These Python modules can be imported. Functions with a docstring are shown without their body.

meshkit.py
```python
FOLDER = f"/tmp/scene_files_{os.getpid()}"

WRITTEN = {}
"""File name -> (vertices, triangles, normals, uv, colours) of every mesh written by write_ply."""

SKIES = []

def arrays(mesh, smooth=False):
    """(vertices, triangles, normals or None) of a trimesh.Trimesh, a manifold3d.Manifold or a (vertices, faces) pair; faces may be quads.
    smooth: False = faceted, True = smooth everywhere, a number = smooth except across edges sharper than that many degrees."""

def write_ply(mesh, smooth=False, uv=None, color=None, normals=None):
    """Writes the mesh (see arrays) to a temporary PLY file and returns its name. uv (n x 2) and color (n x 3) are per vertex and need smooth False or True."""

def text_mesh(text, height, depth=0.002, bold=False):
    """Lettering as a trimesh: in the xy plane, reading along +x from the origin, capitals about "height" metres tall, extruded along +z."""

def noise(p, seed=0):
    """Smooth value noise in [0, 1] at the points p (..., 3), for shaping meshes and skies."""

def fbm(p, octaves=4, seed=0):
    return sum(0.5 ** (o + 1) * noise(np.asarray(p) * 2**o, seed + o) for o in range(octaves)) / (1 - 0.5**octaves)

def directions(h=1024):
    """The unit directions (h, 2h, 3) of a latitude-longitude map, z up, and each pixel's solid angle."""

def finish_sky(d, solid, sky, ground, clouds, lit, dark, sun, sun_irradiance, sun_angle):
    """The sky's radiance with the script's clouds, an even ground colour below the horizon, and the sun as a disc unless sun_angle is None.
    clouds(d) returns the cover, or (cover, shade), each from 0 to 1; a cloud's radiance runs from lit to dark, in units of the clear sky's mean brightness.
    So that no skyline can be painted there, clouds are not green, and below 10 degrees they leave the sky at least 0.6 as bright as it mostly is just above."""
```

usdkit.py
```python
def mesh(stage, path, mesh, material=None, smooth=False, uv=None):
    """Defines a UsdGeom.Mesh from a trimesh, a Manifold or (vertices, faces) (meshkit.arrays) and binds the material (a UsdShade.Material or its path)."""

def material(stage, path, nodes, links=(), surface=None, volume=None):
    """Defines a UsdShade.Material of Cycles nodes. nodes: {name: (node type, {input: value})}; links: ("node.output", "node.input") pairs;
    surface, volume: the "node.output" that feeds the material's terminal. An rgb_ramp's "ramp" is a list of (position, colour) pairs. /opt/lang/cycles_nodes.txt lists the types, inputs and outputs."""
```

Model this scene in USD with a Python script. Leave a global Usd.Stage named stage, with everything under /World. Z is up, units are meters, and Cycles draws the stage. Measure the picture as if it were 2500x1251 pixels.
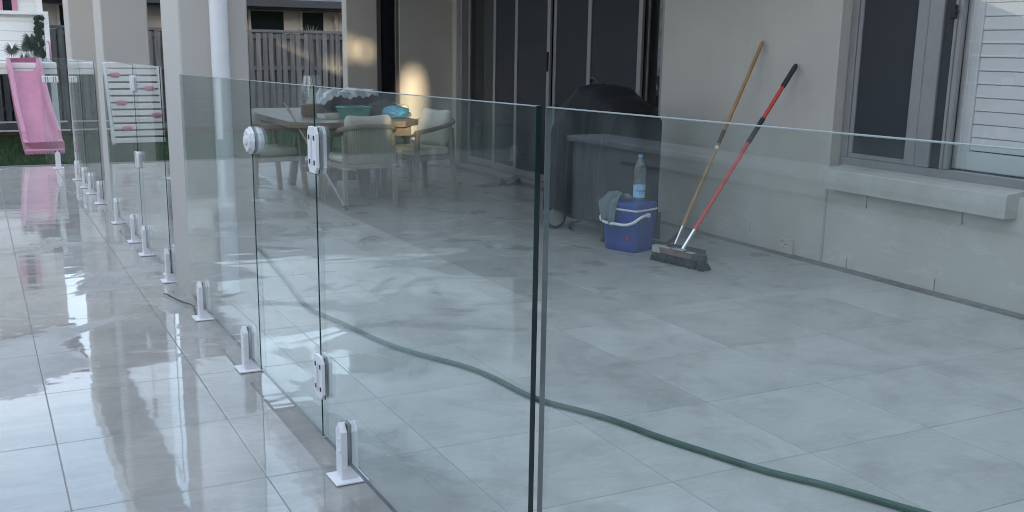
import math, random
import numpy as np, trimesh, manifold3d as m3
from manifold3d import Manifold, CrossSection
from shapely.geometry import Polygon
from pxr import Usd, UsdGeom, UsdLux, UsdShade, Gf, Sdf, Vt
import usdkit, meshkit

random.seed(7); rng = np.random.default_rng(7)
stage = Usd.Stage.CreateInMemory()
UsdGeom.SetStageUpAxis(stage, UsdGeom.Tokens.z); UsdGeom.SetStageMetersPerUnit(stage, 1.0)
W = UsdGeom.Xform.Define(stage, '/World'); UsdGeom.Scope.Define(stage, '/World/Looks')
stage.SetDefaultPrim(W.GetPrim())

# ------------------------------------------------------------------ camera, sky, sun, exposure
FOC, PIT, ROL, YAW, CY, EYE = 2531.2, 0.227923, 0.015863, -0.4758, 704.06, 1.39524     # focal and centre in photo pixels (2500 wide)
EXPOSURE = 1.76
SKY_STRENGTH, SUN_INTENSITY = 0.15, 0.6
SUN_TO = np.array([-0.36, -0.933, math.tan(math.radians(9.0))]); SUN_TO /= np.linalg.norm(SUN_TO)
def cam_axes():
    cp, sp = math.cos(PIT), math.sin(PIT)
    fw = np.array([0, cp, -sp]); rt = np.array([1., 0, 0]); up = np.cross(rt, fw)
    r = math.cos(ROL)*rt + math.sin(ROL)*up; u = -math.sin(ROL)*rt + math.cos(ROL)*up
    c, s = math.cos(YAW), math.sin(YAW); M = np.array([[c, -s, 0], [s, c, 0], [0, 0, 1]])
    return M@fw, M@r, M@u
FW, RT, UP = cam_axes(); EYEP = np.array([0, 0, EYE])
cam = UsdGeom.Camera.Define(stage, '/World/camera')
cam.CreateHorizontalApertureAttr(36.0); cam.CreateVerticalApertureAttr(18.0)
cam.CreateFocalLengthAttr(36.0*FOC/2500); cam.CreateVerticalApertureOffsetAttr((CY-625.5)/2500*36.0)
cam.CreateClippingRangeAttr(Gf.Vec2f(0.05, 500))
cam.CreateExposureAttr(EXPOSURE)
mat4 = Gf.Matrix4d(*[float(x) for x in (*RT, 0, *UP, 0, *(-FW), 0, *EYEP, 1)])
UsdGeom.Xformable(cam).AddTransformOp().Set(mat4)

elev = math.asin(SUN_TO[2]); rot = math.atan2(SUN_TO[0], SUN_TO[1])
sky_mat = usdkit.material(stage, '/World/Looks/sky_look', {
    'tc': ('texture_coordinate', {}), 'mp': ('mapping', {'scale': (1.0, 1.0, 2.6)}),
    'n': ('noise_texture', {'scale': 2.1, 'detail': 6, 'roughness': 0.58, 'distortion': 0.4}),
    'r': ('rgb_ramp', {'ramp': [(0.38, (0.0, 0.0, 0.0)), (0.64, (0.72, 0.72, 0.72))]}),
    'sky': ('sky_texture', {'sky_type': 'single_scattering', 'sun_disc': False, 'sun_elevation': elev, 'sun_rotation': rot, 'air_density': 1.0, 'aerosol_density': 1.4}),
    'cl': ('mix_color', {'blend_type': 'mix', 'b': (4.3, 4.65, 5.35)}),
    'bg': ('background_shader', {'strength': SKY_STRENGTH})},
    [('tc.generated', 'mp.vector'), ('mp.vector', 'n.vector'), ('n.fac', 'r.fac'), ('r.color', 'cl.fac'), ('sky.color', 'cl.a'), ('cl.result', 'bg.color')], surface='bg.background')
dome = UsdLux.DomeLight.Define(stage, '/World/sky'); dome.GetPrim().SetCustomDataByKey('kind', 'structure')
UsdShade.MaterialBindingAPI.Apply(dome.GetPrim()).Bind(sky_mat)
sun = UsdLux.DistantLight.Define(stage, '/World/sun')
sun.CreateIntensityAttr(SUN_INTENSITY); sun.CreateNormalizeAttr(True); sun.CreateAngleAttr(0.55); sun.CreateColorAttr(Gf.Vec3f(1.0, 0.80, 0.52))
zz = SUN_TO; xx = np.cross([0, 0, 1.], zz); xx /= np.linalg.norm(xx); yy = np.cross(zz, xx)
sun.AddTransformOp().Set(Gf.Matrix4d(*[float(v) for v in (*xx, 0, *yy, 0, *zz, 0, 0, 0, 30, 1)]))

# ------------------------------------------------------------------ helpers
taken = set()
def numbered(parent, name):
    p, k = f'{parent}/{name}', 0
    while p in taken:
        k += 1; p = f'{parent}/{name}_{k:03d}'
    taken.add(p); return p
def tag(prim, label=None, cat=None, group=None, kind=None):
    for k, v in (('label', label), ('category', cat), ('group', group), ('kind', kind)):
        if v: prim.SetCustomDataByKey(k, v)
    return prim
def thing(name, label=None, cat=None, loc=(0, 0, 0), rz=0, group=None, kind=None, rx=0, ry=0):
    p = numbered('/World', name); x = UsdGeom.Xform.Define(stage, p)
    x.AddTranslateOp().Set(Gf.Vec3d(*map(float, loc)))
    if rz: x.AddRotateZOp().Set(float(rz))
    if ry: x.AddRotateYOp().Set(float(ry))
    if rx: x.AddRotateXOp().Set(float(rx))
    tag(x.GetPrim(), label, cat, group, kind); return p
def part(parent, name, mesh, mat, smooth=False, label=None, kind=None):
    if isinstance(mesh, list): mesh = trimesh.util.concatenate([tm(q) for q in mesh])
    p = numbered(parent, name); m = usdkit.mesh(stage, p, mesh, mat, smooth=smooth)
    tag(m.GetPrim(), label, None, None, kind); return p
def lone(name, mesh, mat, label=None, cat=None, group=None, kind=None, smooth=False):
    p = part('/World', name, mesh, mat, smooth); tag(stage.GetPrimAtPath(p), label, cat, group, kind); return p
def copy(src, loc, rz=0, label=None, group=None):
    base = src.rsplit('/', 1)[1]; p = numbered('/World', base)
    x = UsdGeom.Xform.Define(stage, p)
    x.GetPrim().GetReferences().AddInternalReference(Sdf.Path(src)); x.GetPrim().SetInstanceable(True)
    x.ClearXformOpOrder(); x = UsdGeom.Xformable(x.GetPrim())
    x.AddTransformOp(opSuffix='own').Set(Gf.Matrix4d().SetRotate(Gf.Rotation(Gf.Vec3d(0, 0, 1), float(rz)))*Gf.Matrix4d().SetTranslate(Gf.Vec3d(*map(float, loc))))
    x.SetXformOpOrder([x.GetOrderedXformOps()[-1]])
    tag(x.GetPrim(), label, stage.GetPrimAtPath(src).GetCustomDataByKey('category'), group); return p
def tm(q):
    if isinstance(q, trimesh.Trimesh): return q
    if hasattr(q, 'to_mesh'):
        m = q.to_mesh(); return trimesh.Trimesh(np.asarray(m.vert_properties)[:, :3], np.asarray(m.tri_verts), process=False)
    return trimesh.Trimesh(np.asarray(q[0], float), np.asarray(q[1]), process=False)
def box(x0, x1, y0, y1, z0, z1):
    b = trimesh.creation.box((x1-x0, y1-y0, z1-z0)); b.apply_translation(((x0+x1)/2, (y0+y1)/2, (z0+z1)/2)); return b
def cbox(x0, x1, y0, y1, z0, z1, c=0.004):
    c = min(c, 0.45*min(x1-x0, y1-y0, z1-z0)); pts = []
    for a in (0, 1):
        for b in (0, 1):
            for d in (0, 1):
                x, y, z = (x0, x1)[a], (y0, y1)[b], (z0, z1)[d]; sx, sy, sz = (c, -c)[a], (c, -c)[b], (c, -c)[d]
                pts += [(x, y+sy, z+sz), (x+sx, y, z+sz), (x+sx, y+sy, z)]
    return tm(Manifold.hull_points(np.array(pts)))
def rbox(x0, x1, y0, y1, z0, z1, r=0.02, n=16):
    s = Manifold.sphere(r, n)
    return tm(Manifold.batch_hull([s.translate((x, y, z)) for x in (x0+r, x1-r) for y in (y0+r, y1-r) for z in (z0+r, z1-r)]))
def tube(pts, r, n=10, cap=True):
    P = np.asarray(pts, float); R = np.full(len(P), r, float) if np.ndim(r) == 0 else np.asarray(r, float)
    T = np.gradient(P, axis=0); T /= np.linalg.norm(T, axis=1, keepdims=True)
    a = np.array([0, 0, 1.]) if abs(T[0, 2]) < 0.9 else np.array([1., 0, 0]); V = []
    for k in range(len(P)):
        u = np.cross(T[k], a); u /= np.linalg.norm(u); v = np.cross(u, T[k]); a = v
        th = np.arange(n)/n*2*np.pi; V.append(P[k]+R[k]*(np.cos(th)[:, None]*u+np.sin(th)[:, None]*v))
    V = np.vstack(V); F = []
    for k in range(len(P)-1):
        for i in range(n):
            a0, b0 = k*n+i, k*n+(i+1) % n; F += [(a0, b0, b0+n), (a0, b0+n, a0+n)]
    if cap:
        V = np.vstack([V, P[0], P[-1]]); c0, c1 = len(V)-2, len(V)-1
        for i in range(n):
            F += [(c0, (i+1) % n, i), (c1, (len(P)-1)*n+i, (len(P)-1)*n+(i+1) % n)]
    m = trimesh.Trimesh(V, np.array(F), process=False); m.fix_normals(); return m
def spline(pts, n=60):
    from scipy.interpolate import CubicSpline
    P = np.asarray(pts, float); d = np.r_[0, np.cumsum(np.linalg.norm(np.diff(P, axis=0), axis=1))]
    return CubicSpline(d, P)(np.linspace(0, d[-1], n))
def lathe(prof, n=32):
    return trimesh.creation.revolve(np.asarray(prof, float), sections=n)
def extr(poly, h):
    return trimesh.creation.extrude_polygon(Polygon(poly), h, engine='earcut')
def bar(a, b, w, h=None, c=0.004):      # bar of rectangular section from a to b
    a, b = np.asarray(a, float), np.asarray(b, float); h = h or w; L = np.linalg.norm(b-a)
    m = cbox(-w/2, w/2, -h/2, h/2, 0, L, c); m.apply_transform(trimesh.geometry.align_vectors([0, 0, 1], (b-a)/L)); m.apply_translation(a); return m
def rot_z(m, deg): m = m.copy(); m.apply_transform(trimesh.transformations.rotation_matrix(math.radians(deg), [0, 0, 1])); return m
def mv(m, t): m = m.copy(); m.apply_translation(t); return m
def wobble(m, amp, sc, seed=0):
    v = np.array(m.vertices); d = np.stack([meshkit.fbm(v*sc+17*k, 3, seed+k)-0.5 for k in range(3)], 1)
    m = m.copy(); m.vertices = v+d*2*amp; return m
def ray(x, y): return FW+RT*(x-1250)/FOC+UP*(CY-y)/FOC

# ------------------------------------------------------------------ materials
LK = '/World/Looks/'
def plain(name, col, rough=0.5, spec=0.5, metal=0.0, var=0.0, scale=8.0, bump=0.0, bscale=60.0, stretch=(1, 1, 1), dark=None, coord='object', rnd=0.0, **kw):
    """A principled look with colour variation from noise, a fine bump and an optional change from object to object."""
    nodes = {'p': ('principled_bsdf', {'roughness': rough, 'specular_ior_level': spec, 'metallic': metal, 'base_color': col, **kw}),
             'tc': ('texture_coordinate', {}), 'mp': ('mapping', {'scale': stretch})}
    links = [(f'tc.{coord}', 'mp.vector')]
    last = None
    if var:
        lo = dark or tuple(c*(1-var) for c in col); hi = tuple(min(1, c*(1+var*0.7)) for c in col)
        nodes['n'] = ('noise_texture', {'scale': scale, 'detail': 6, 'roughness': 0.62})
        nodes['r'] = ('rgb_ramp', {'ramp': [(0.3, lo), (0.55, col), (0.75, hi)]})
        links += [('mp.vector', 'n.vector'), ('n.fac', 'r.fac')]; last = 'r.color'
        nodes['rr'] = ('map_range', {'from_min': 0.3, 'from_max': 0.7, 'to_min': max(0.02, rough*0.82), 'to_max': min(1, rough*1.2)})
        links += [('n.fac', 'rr.value'), ('rr.result', 'p.roughness')]
    if rnd:
        nodes['oi'] = ('object_info', {}); nodes['om'] = ('map_range', {'to_min': 1-rnd, 'to_max': 1+rnd}); nodes['hs'] = ('hsv', {'color': col})
        links += [('oi.random', 'om.value'), ('om.result', 'hs.value')]
        if last: links.append((last, 'hs.color'))
        last = 'hs.color'
    if last: links.append((last, 'p.base_color'))
    if bump:
        nodes['bn'] = ('noise_texture', {'scale': bscale, 'detail': 5, 'roughness': 0.65}); nodes['b'] = ('bump', {'strength': 1.0, 'distance': bump})
        links += [('mp.vector', 'bn.vector'), ('bn.fac', 'b.height'), ('b.normal', 'p.normal')]
    return usdkit.material(stage, LK+name, nodes, links, surface='p.BSDF')

def glass_pane(name, tint, dust=0.0, r0=0.045, ref=1.0):
    """Sheet of glass: see-through with Schlick reflection, a little dirt that scatters light."""
    nodes = {'g': ('geometry', {}), 'd': ('vector_math', {'math_type': 'dot_product'}), 'ab': ('math', {'math_type': 'absolute'}),
             'om': ('math', {'math_type': 'subtract', 'value1': 1.0, 'use_clamp': True}), 'pw': ('math', {'math_type': 'power', 'value2': 5.0}),
             'sc': ('math', {'math_type': 'multiply_add', 'value2': (1-r0)*ref, 'value3': r0*ref}),
             't': ('transparent_bsdf', {'color': tint}), 'gl': ('glossy_bsdf', {'color': (1, 1, 1), 'roughness': 0.0}), 'm': ('mix_closure', {})}
    links = [('g.incoming', 'd.vector1'), ('g.normal', 'd.vector2'), ('d.value', 'ab.value1'), ('ab.value', 'om.value2'), ('om.value', 'pw.value1'), ('pw.value', 'sc.value1'),
             ('sc.value', 'm.fac'), ('t.BSDF', 'm.closure1'), ('gl.BSDF', 'm.closure2')]
    out = 'm.closure'
    if dust:
        nodes.update({'tc': ('texture_coordinate', {}), 'mp': ('mapping', {'scale': (1, 1, 0.35)}), 'n': ('noise_texture', {'scale': 5.0, 'detail': 7, 'roughness': 0.7}),
                      'mr': ('map_range', {'from_min': 0.35, 'from_max': 0.8, 'to_min': 0.0, 'to_max': dust*2.6, 'clamp': True}), 'df': ('diffuse_bsdf', {'color': (0.55, 0.6, 0.6)}), 'm2': ('mix_closure', {})})
        links += [('tc.object', 'mp.vector'), ('mp.vector', 'n.vector'), ('n.fac', 'mr.value'), ('mr.result', 'm2.fac'), ('m.closure', 'm2.closure1'), ('df.BSDF', 'm2.closure2')]; out = 'm2.closure'
    return usdkit.material(stage, LK+name, nodes, links, surface=out)

def tile_look(name):
    """Concrete-look porcelain, dry, damp or under a film of water depending on where on the terrace it lies."""
    N = {'g': ('geometry', {}), 'oi': ('object_info', {}), 's': ('separate_xyz', {}),
         'off': ('vector_math', {'math_type': 'scale', 'vector1': (37.0, 61.0, 13.0)}), 'pp': ('vector_math', {'math_type': 'add'}),
         'n1': ('noise_texture', {'scale': 2.6, 'detail': 8, 'roughness': 0.6, 'distortion': 0.6}),
         'c1': ('rgb_ramp', {'ramp': [(0.28, (0.335, 0.330, 0.312)), (0.5, (0.405, 0.400, 0.380)), (0.72, (0.455, 0.450, 0.430))]}),
         'mpv': ('mapping', {'scale': (1.0, 4.0, 1.0), 'rotation': (0, 0, 0.5)}), 'n2': ('noise_texture', {'scale': 1.7, 'detail': 9, 'roughness': 0.7, 'distortion': 1.6}),
         'c2': ('rgb_ramp', {'ramp': [(0.475, (0, 0, 0)), (0.5, (0.34, 0.34, 0.34)), (0.525, (0, 0, 0))]}),
         'cm': ('mix_color', {'b': (0.54, 0.53, 0.515)}),
         'ov': ('map_range', {'to_min': 0.94, 'to_max': 1.06}), 'wm': ('noise_texture', {'scale': 1.9, 'detail': 7, 'roughness': 0.7, 'distortion': 1.2}), 'wmr': ('rgb_ramp', {'ramp': [(0.36, (0.84, 0.845, 0.85)), (0.5, (1, 1, 1)), (0.62, (1.0, 1.0, 1.0)), (0.66, (1.10, 1.10, 1.10)), (0.70, (1, 1, 1))]}), 'wmm': ('mix_color', {'blend_type': 'multiply', 'fac': 1.0, 'use_clamp': False}), 'hv': ('hsv', {}),
         # how wet: from the pool side (low x) to the house, from the near to the far end, broken up by noise
         'fx': ('map_range', {'from_min': 0.95, 'from_max': 2.6, 'to_min': 0.46, 'to_max': 0.0, 'clamp': True}),
         'fyr': ('map_range', {'from_min': 2.0, 'from_max': 13.0, 'clamp': True}), 'fyc': ('rgb_ramp', {'ramp': [(0.0, (0.62,)*3), (0.2, (0.60,)*3), (0.28, (0.22,)*3), (0.44, (0.22,)*3), (0.55, (0.62,)*3), (1.0, (0.62,)*3)]}), 'fy': ('math', {'math_type': 'subtract', 'value2': 0.36}),
         'nx': ('map_range', {'from_min': 1.0, 'from_max': 1.35, 'to_min': 0.0, 'to_max': 1.0, 'clamp': True}), 'ny': ('map_range', {'from_min': 3.7, 'from_max': 4.8, 'to_min': -0.75, 'to_max': 0.0, 'clamp': True}), 'nn': ('math', {'math_type': 'multiply'}), 'a4': ('math', {'math_type': 'add'}),
         'fh': ('map_range', {'from_min': 2.60, 'from_max': 2.76, 'to_min': 0.0, 'to_max': -0.6, 'clamp': True}),
         'w1': ('noise_texture', {'scale': 1.15, 'detail': 6, 'roughness': 0.58, 'distortion': 1.0}), 'w1s': ('map_range', {'to_min': -1.35, 'to_max': 1.35}),
         'a1': ('math', {'math_type': 'add'}), 'a2': ('math', {'math_type': 'add'}), 'a3': ('math', {'math_type': 'add'}),
         'wet': ('map_range', {'interpolation': 1, 'from_min': 0.26, 'from_max': 0.36, 'clamp': True}),
         'damp': ('map_range', {'from_min': 0.08, 'from_max': 0.28, 'clamp': True}),
         # the strip under the alfresco roof, and the damp prints on it
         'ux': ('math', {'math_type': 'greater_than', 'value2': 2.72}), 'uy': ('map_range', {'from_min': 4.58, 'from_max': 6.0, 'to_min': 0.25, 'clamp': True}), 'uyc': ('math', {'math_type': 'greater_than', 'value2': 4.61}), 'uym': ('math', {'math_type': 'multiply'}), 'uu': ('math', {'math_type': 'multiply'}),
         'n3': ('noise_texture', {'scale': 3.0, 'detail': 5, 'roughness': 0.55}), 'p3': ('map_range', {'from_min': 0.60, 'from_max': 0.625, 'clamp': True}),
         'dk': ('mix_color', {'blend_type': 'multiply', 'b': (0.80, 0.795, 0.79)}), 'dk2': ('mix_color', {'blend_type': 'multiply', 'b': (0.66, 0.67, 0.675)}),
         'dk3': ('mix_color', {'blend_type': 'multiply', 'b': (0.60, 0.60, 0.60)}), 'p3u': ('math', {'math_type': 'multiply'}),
         'rdry': ('map_range', {'from_min': 0.3, 'from_max': 0.7, 'to_min': 0.40, 'to_max': 0.58}), 'rw': ('mix_float', {'b': 0.035}), 'rd': ('mix_float', {'b': 0.36}), 'df': ('math', {'math_type': 'multiply', 'value2': 0.8}),
         'b1n': ('noise_texture', {'scale': 38.0, 'detail': 6, 'roughness': 0.65}), 'b2n': ('noise_texture', {'scale': 3.2, 'detail': 2, 'roughness': 0.45}), 'mpb': ('mapping', {'scale': (0.55, 1.6, 1)}),
         'inv': ('math', {'math_type': 'subtract', 'value1': 1.0}), 'd1': ('math', {'math_type': 'multiply', 'value2': 0.55}), 'b1': ('bump', {'distance': 0.0007}), 'b2': ('bump', {'distance': 0.0016}), 'd2': ('math', {'math_type': 'multiply', 'value2': 1.0}),
         'p': ('principled_bsdf', {'specular_ior_level': 0.55}), 'sp': ('mix_float', {'a': 0.42, 'b': 0.85})}
    L = [('g.position', 's.vector'), ('oi.random', 'off.scale'), ('g.position', 'pp.vector1'), ('off.vector', 'pp.vector2'),
         ('pp.vector', 'n1.vector'), ('n1.fac', 'c1.fac'), ('pp.vector', 'mpv.vector'), ('mpv.vector', 'n2.vector'), ('n2.fac', 'c2.fac'),
         ('c2.color', 'cm.fac'), ('c1.color', 'cm.a'), ('cm.result', 'hv.color'), ('oi.random', 'ov.value'), ('ov.result', 'hv.value'),
         ('s.x', 'fx.value'), ('s.y', 'fyr.value'), ('fyr.result', 'fyc.fac'), ('fyc.color', 'fy.value1'), ('s.x', 'nx.value'), ('s.y', 'ny.value'), ('nx.result', 'nn.value1'), ('ny.result', 'nn.value2'), ('s.x', 'fh.value'), ('g.position', 'w1.vector'), ('w1.fac', 'w1s.value'),
         ('fx.result', 'a1.value1'), ('fy.value', 'a1.value2'), ('a1.value', 'a2.value1'), ('fh.result', 'a2.value2'), ('a2.value', 'a4.value1'), ('nn.value', 'a4.value2'), ('a4.value', 'a3.value1'), ('w1s.result', 'a3.value2'),
         ('a3.value', 'wet.value'), ('a3.value', 'damp.value'),
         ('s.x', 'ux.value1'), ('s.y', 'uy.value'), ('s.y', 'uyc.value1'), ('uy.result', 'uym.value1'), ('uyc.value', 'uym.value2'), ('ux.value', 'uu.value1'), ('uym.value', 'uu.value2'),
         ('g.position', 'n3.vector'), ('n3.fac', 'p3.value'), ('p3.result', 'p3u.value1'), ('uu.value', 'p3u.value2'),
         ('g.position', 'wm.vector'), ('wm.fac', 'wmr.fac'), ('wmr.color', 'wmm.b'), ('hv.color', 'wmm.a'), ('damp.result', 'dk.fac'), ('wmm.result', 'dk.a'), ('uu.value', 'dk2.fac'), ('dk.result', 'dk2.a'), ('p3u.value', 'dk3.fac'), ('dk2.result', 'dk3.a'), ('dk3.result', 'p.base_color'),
         ('n1.fac', 'rdry.value'), ('damp.result', 'df.value1'), ('df.value', 'rd.fac'), ('rdry.result', 'rd.a'), ('wet.result', 'rw.fac'), ('rd.result', 'rw.a'), ('rw.result', 'p.roughness'),
         ('wet.result', 'sp.fac'), ('sp.result', 'p.specular_ior_level'),
         ('g.position', 'b1n.vector'), ('wet.result', 'inv.value2'), ('inv.value', 'd1.value1'), ('d1.value', 'b1.strength'), ('b1n.fac', 'b1.height'),
         ('g.position', 'mpb.vector'), ('mpb.vector', 'b2n.vector'), ('b2n.fac', 'b2.height'), ('wet.result', 'd2.value1'), ('d2.value', 'b2.strength'), ('b1.normal', 'b2.normal'), ('b2.normal', 'p.normal')]
    N['wet'][1].pop('interpolation')
    return usdkit.material(stage, LK+name, N, L, surface='p.BSDF')

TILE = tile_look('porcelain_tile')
GROUT = plain('grout', (0.24, 0.235, 0.228), 0.75, 0.3, var=0.25, scale=20, coord='object')
MORTAR = plain('mortar', (0.20, 0.195, 0.185), 0.9, 0.2, var=0.35, scale=14, bump=0.004, bscale=45)
def wall_look(name, col):
    """Painted render: fine sand texture, faint trowel clouds, thin run marks and pale rubbed smears low on the wall."""
    return usdkit.material(stage, LK+name, {'g': ('geometry', {}), 's': ('separate_xyz', {}), 'n1': ('noise_texture', {'scale': 1.4, 'detail': 6, 'roughness': 0.6}), 'r1': ('rgb_ramp', {'ramp': [(0.3, tuple(c*0.90 for c in col)), (0.55, col), (0.75, tuple(c*1.06 for c in col))]}),
        'm2': ('mapping', {'scale': (9, 9, 0.5)}), 'n2': ('noise_texture', {'scale': 1.0, 'detail': 5, 'roughness': 0.65}), 'r2': ('rgb_ramp', {'ramp': [(0.60, (0, 0, 0)), (0.78, (0.5, 0.5, 0.5))]}), 'd2': ('mix_color', {'blend_type': 'multiply', 'b': (0.80, 0.79, 0.77)}),
        'm3': ('mapping', {'scale': (1.2, 1.2, 3.0)}), 'n3': ('noise_texture', {'scale': 1.3, 'detail': 4, 'roughness': 0.5, 'distortion': 2.5}), 'r3': ('rgb_ramp', {'ramp': [(0.56, (0, 0, 0)), (0.60, (0.45, 0.45, 0.45)), (0.64, (0, 0, 0))]}),
        'zz': ('map_range', {'from_min': 0.15, 'from_max': 0.75, 'to_min': 1.0, 'to_max': 0.0, 'clamp': True}), 'f3': ('math', {'math_type': 'multiply'}), 'd3': ('mix_color', {'b': (0.60, 0.60, 0.58)}),
        'bn': ('noise_texture', {'scale': 120.0, 'detail': 4, 'roughness': 0.6}), 'b': ('bump', {'distance': 0.0016}), 'p': ('principled_bsdf', {'roughness': 0.85, 'specular_ior_level': 0.25})},
        [('g.position', 'n1.vector'), ('n1.fac', 'r1.fac'), ('g.position', 'm2.vector'), ('m2.vector', 'n2.vector'), ('n2.fac', 'r2.fac'), ('r2.color', 'd2.fac'), ('r1.color', 'd2.a'), ('g.position', 'm3.vector'), ('m3.vector', 'n3.vector'), ('n3.fac', 'r3.fac'),
         ('g.position', 's.vector'), ('s.z', 'zz.value'), ('zz.result', 'f3.value1'), ('r3.color', 'f3.value2'), ('f3.value', 'd3.fac'), ('d2.result', 'd3.a'), ('d3.result', 'p.base_color'), ('g.position', 'bn.vector'), ('bn.fac', 'b.height'), ('b.normal', 'p.normal')], surface='p.BSDF')
RENDER = wall_look('cream_render', (0.51, 0.485, 0.45))
COLUMN = plain('column_render', (0.54, 0.51, 0.48), 0.85, 0.25, var=0.05, scale=2.2, bump=0.0010, bscale=130)
SILLM = plain('sill_render', (0.44, 0.425, 0.40), 0.85, 0.25, var=0.14, scale=5, bump=0.002, bscale=90)
SOFFIT = plain('soffit_paint', (0.72, 0.72, 0.70), 0.6, 0.3, var=0.03, scale=2)
ROOFM = plain('roof_sheet', (0.09, 0.095, 0.10), 0.5, 0.4, var=0.1, scale=3)
ALU = plain('grey_aluminium', (0.27, 0.265, 0.275), 0.38, 0.5, metal=0.25, var=0.06, scale=5)
ALUD = plain('bronze_aluminium', (0.16, 0.15, 0.145), 0.4, 0.5, metal=0.2, var=0.08, scale=4)
GASKET = plain('dark_channel', (0.035, 0.04, 0.045), 0.5, 0.3, var=0.1)
SHUT = plain('shutter_paint', (0.78, 0.79, 0.80), 0.42, 0.4, var=0.02, scale=3)
BLACKPL = plain('black_plastic', (0.018, 0.018, 0.02), 0.45, 0.4, var=0.2, scale=12)
FABRIC_BLK = plain('black_vinyl_cover', (0.011, 0.012, 0.015), 0.66, 0.25, var=0.3, scale=4, bump=0.004, bscale=7)
WHITE = plain('white_powder_coat', (0.80, 0.80, 0.83), 0.33, 0.5, var=0.03, scale=10)
STEEL = plain('bright_steel', (0.72, 0.73, 0.74), 0.22, 0.5, metal=1.0)
GLASS = glass_pane('fence_glass', (0.915, 0.95, 0.942), dust=0.012, r0=0.036, ref=0.85)
GTOP = plain('lit_glass_edge', (0.30, 0.345, 0.345), 0.35, 0.5, var=0.1, scale=6)  # light piped out of the glass edge, painted in as a paler tone
GMID = plain('half_lit_glass_edge', (0.12, 0.14, 0.145), 0.2, 0.5, var=0.1, scale=6)  # same glass edge half lit, painted as a middle tone
GEDGE = plain('shaded_glass_edge', (0.012, 0.03, 0.032), 0.12, 0.55, var=0.1, scale=6)  # same glass edge where no light comes out, its darkness painted in
WPANE = glass_pane('window_glass', (0.93, 0.93, 0.93), dust=0.01, r0=0.05)
DPANE = glass_pane('door_glass', (0.55, 0.58, 0.60), dust=0.01, r0=0.08)
PLASTIC_CLEAR = glass_pane('clear_bottle', (0.90, 0.94, 0.96), dust=0.03, r0=0.06)
LAMPGL = glass_pane('lamp_glass', (0.92, 0.94, 0.95), dust=0.10, r0=0.11)
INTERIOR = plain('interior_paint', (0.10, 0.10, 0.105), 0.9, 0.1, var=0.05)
PANE_REFL = plain('pane_reflection_white', (0.50, 0.51, 0.52), 0.9, 0.1, var=0.05, scale=3)
HOSEM = plain('green_hose', (0.014, 0.072, 0.046), 0.38, 0.5, var=0.25, scale=9, bump=0.0006, bscale=200)
BLUE = plain('blue_plastic', (0.004, 0.040, 0.25), 0.36, 0.5, var=0.10, scale=5, bump=0.0004, bscale=260)
REDM = plain('red_plastic', (0.42, 0.02, 0.03), 0.45, 0.4)
WPLAST = plain('white_plastic', (0.72, 0.74, 0.75), 0.4, 0.45, var=0.08, scale=12)
CLOTH = plain('grey_cloth', (0.155, 0.19, 0.205), 0.95, 0.1, var=0.22, scale=16, bump=0.003, bscale=120)
WOODP = plain('varnished_pole', (0.36, 0.215, 0.10), 0.4, 0.45, var=0.2, scale=20, stretch=(1, 1, 0.05))
REDP = plain('red_painted_pole', (0.55, 0.055, 0.035), 0.38, 0.5, var=0.12, scale=14)
GRIP = plain('dark_rubber_grip', (0.04, 0.043, 0.047), 0.65, 0.3, var=0.15, scale=30, bump=0.001, bscale=300)
BLOCK = plain('broom_block', (0.17, 0.115, 0.095), 0.6, 0.3, var=0.35, scale=12)
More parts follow.
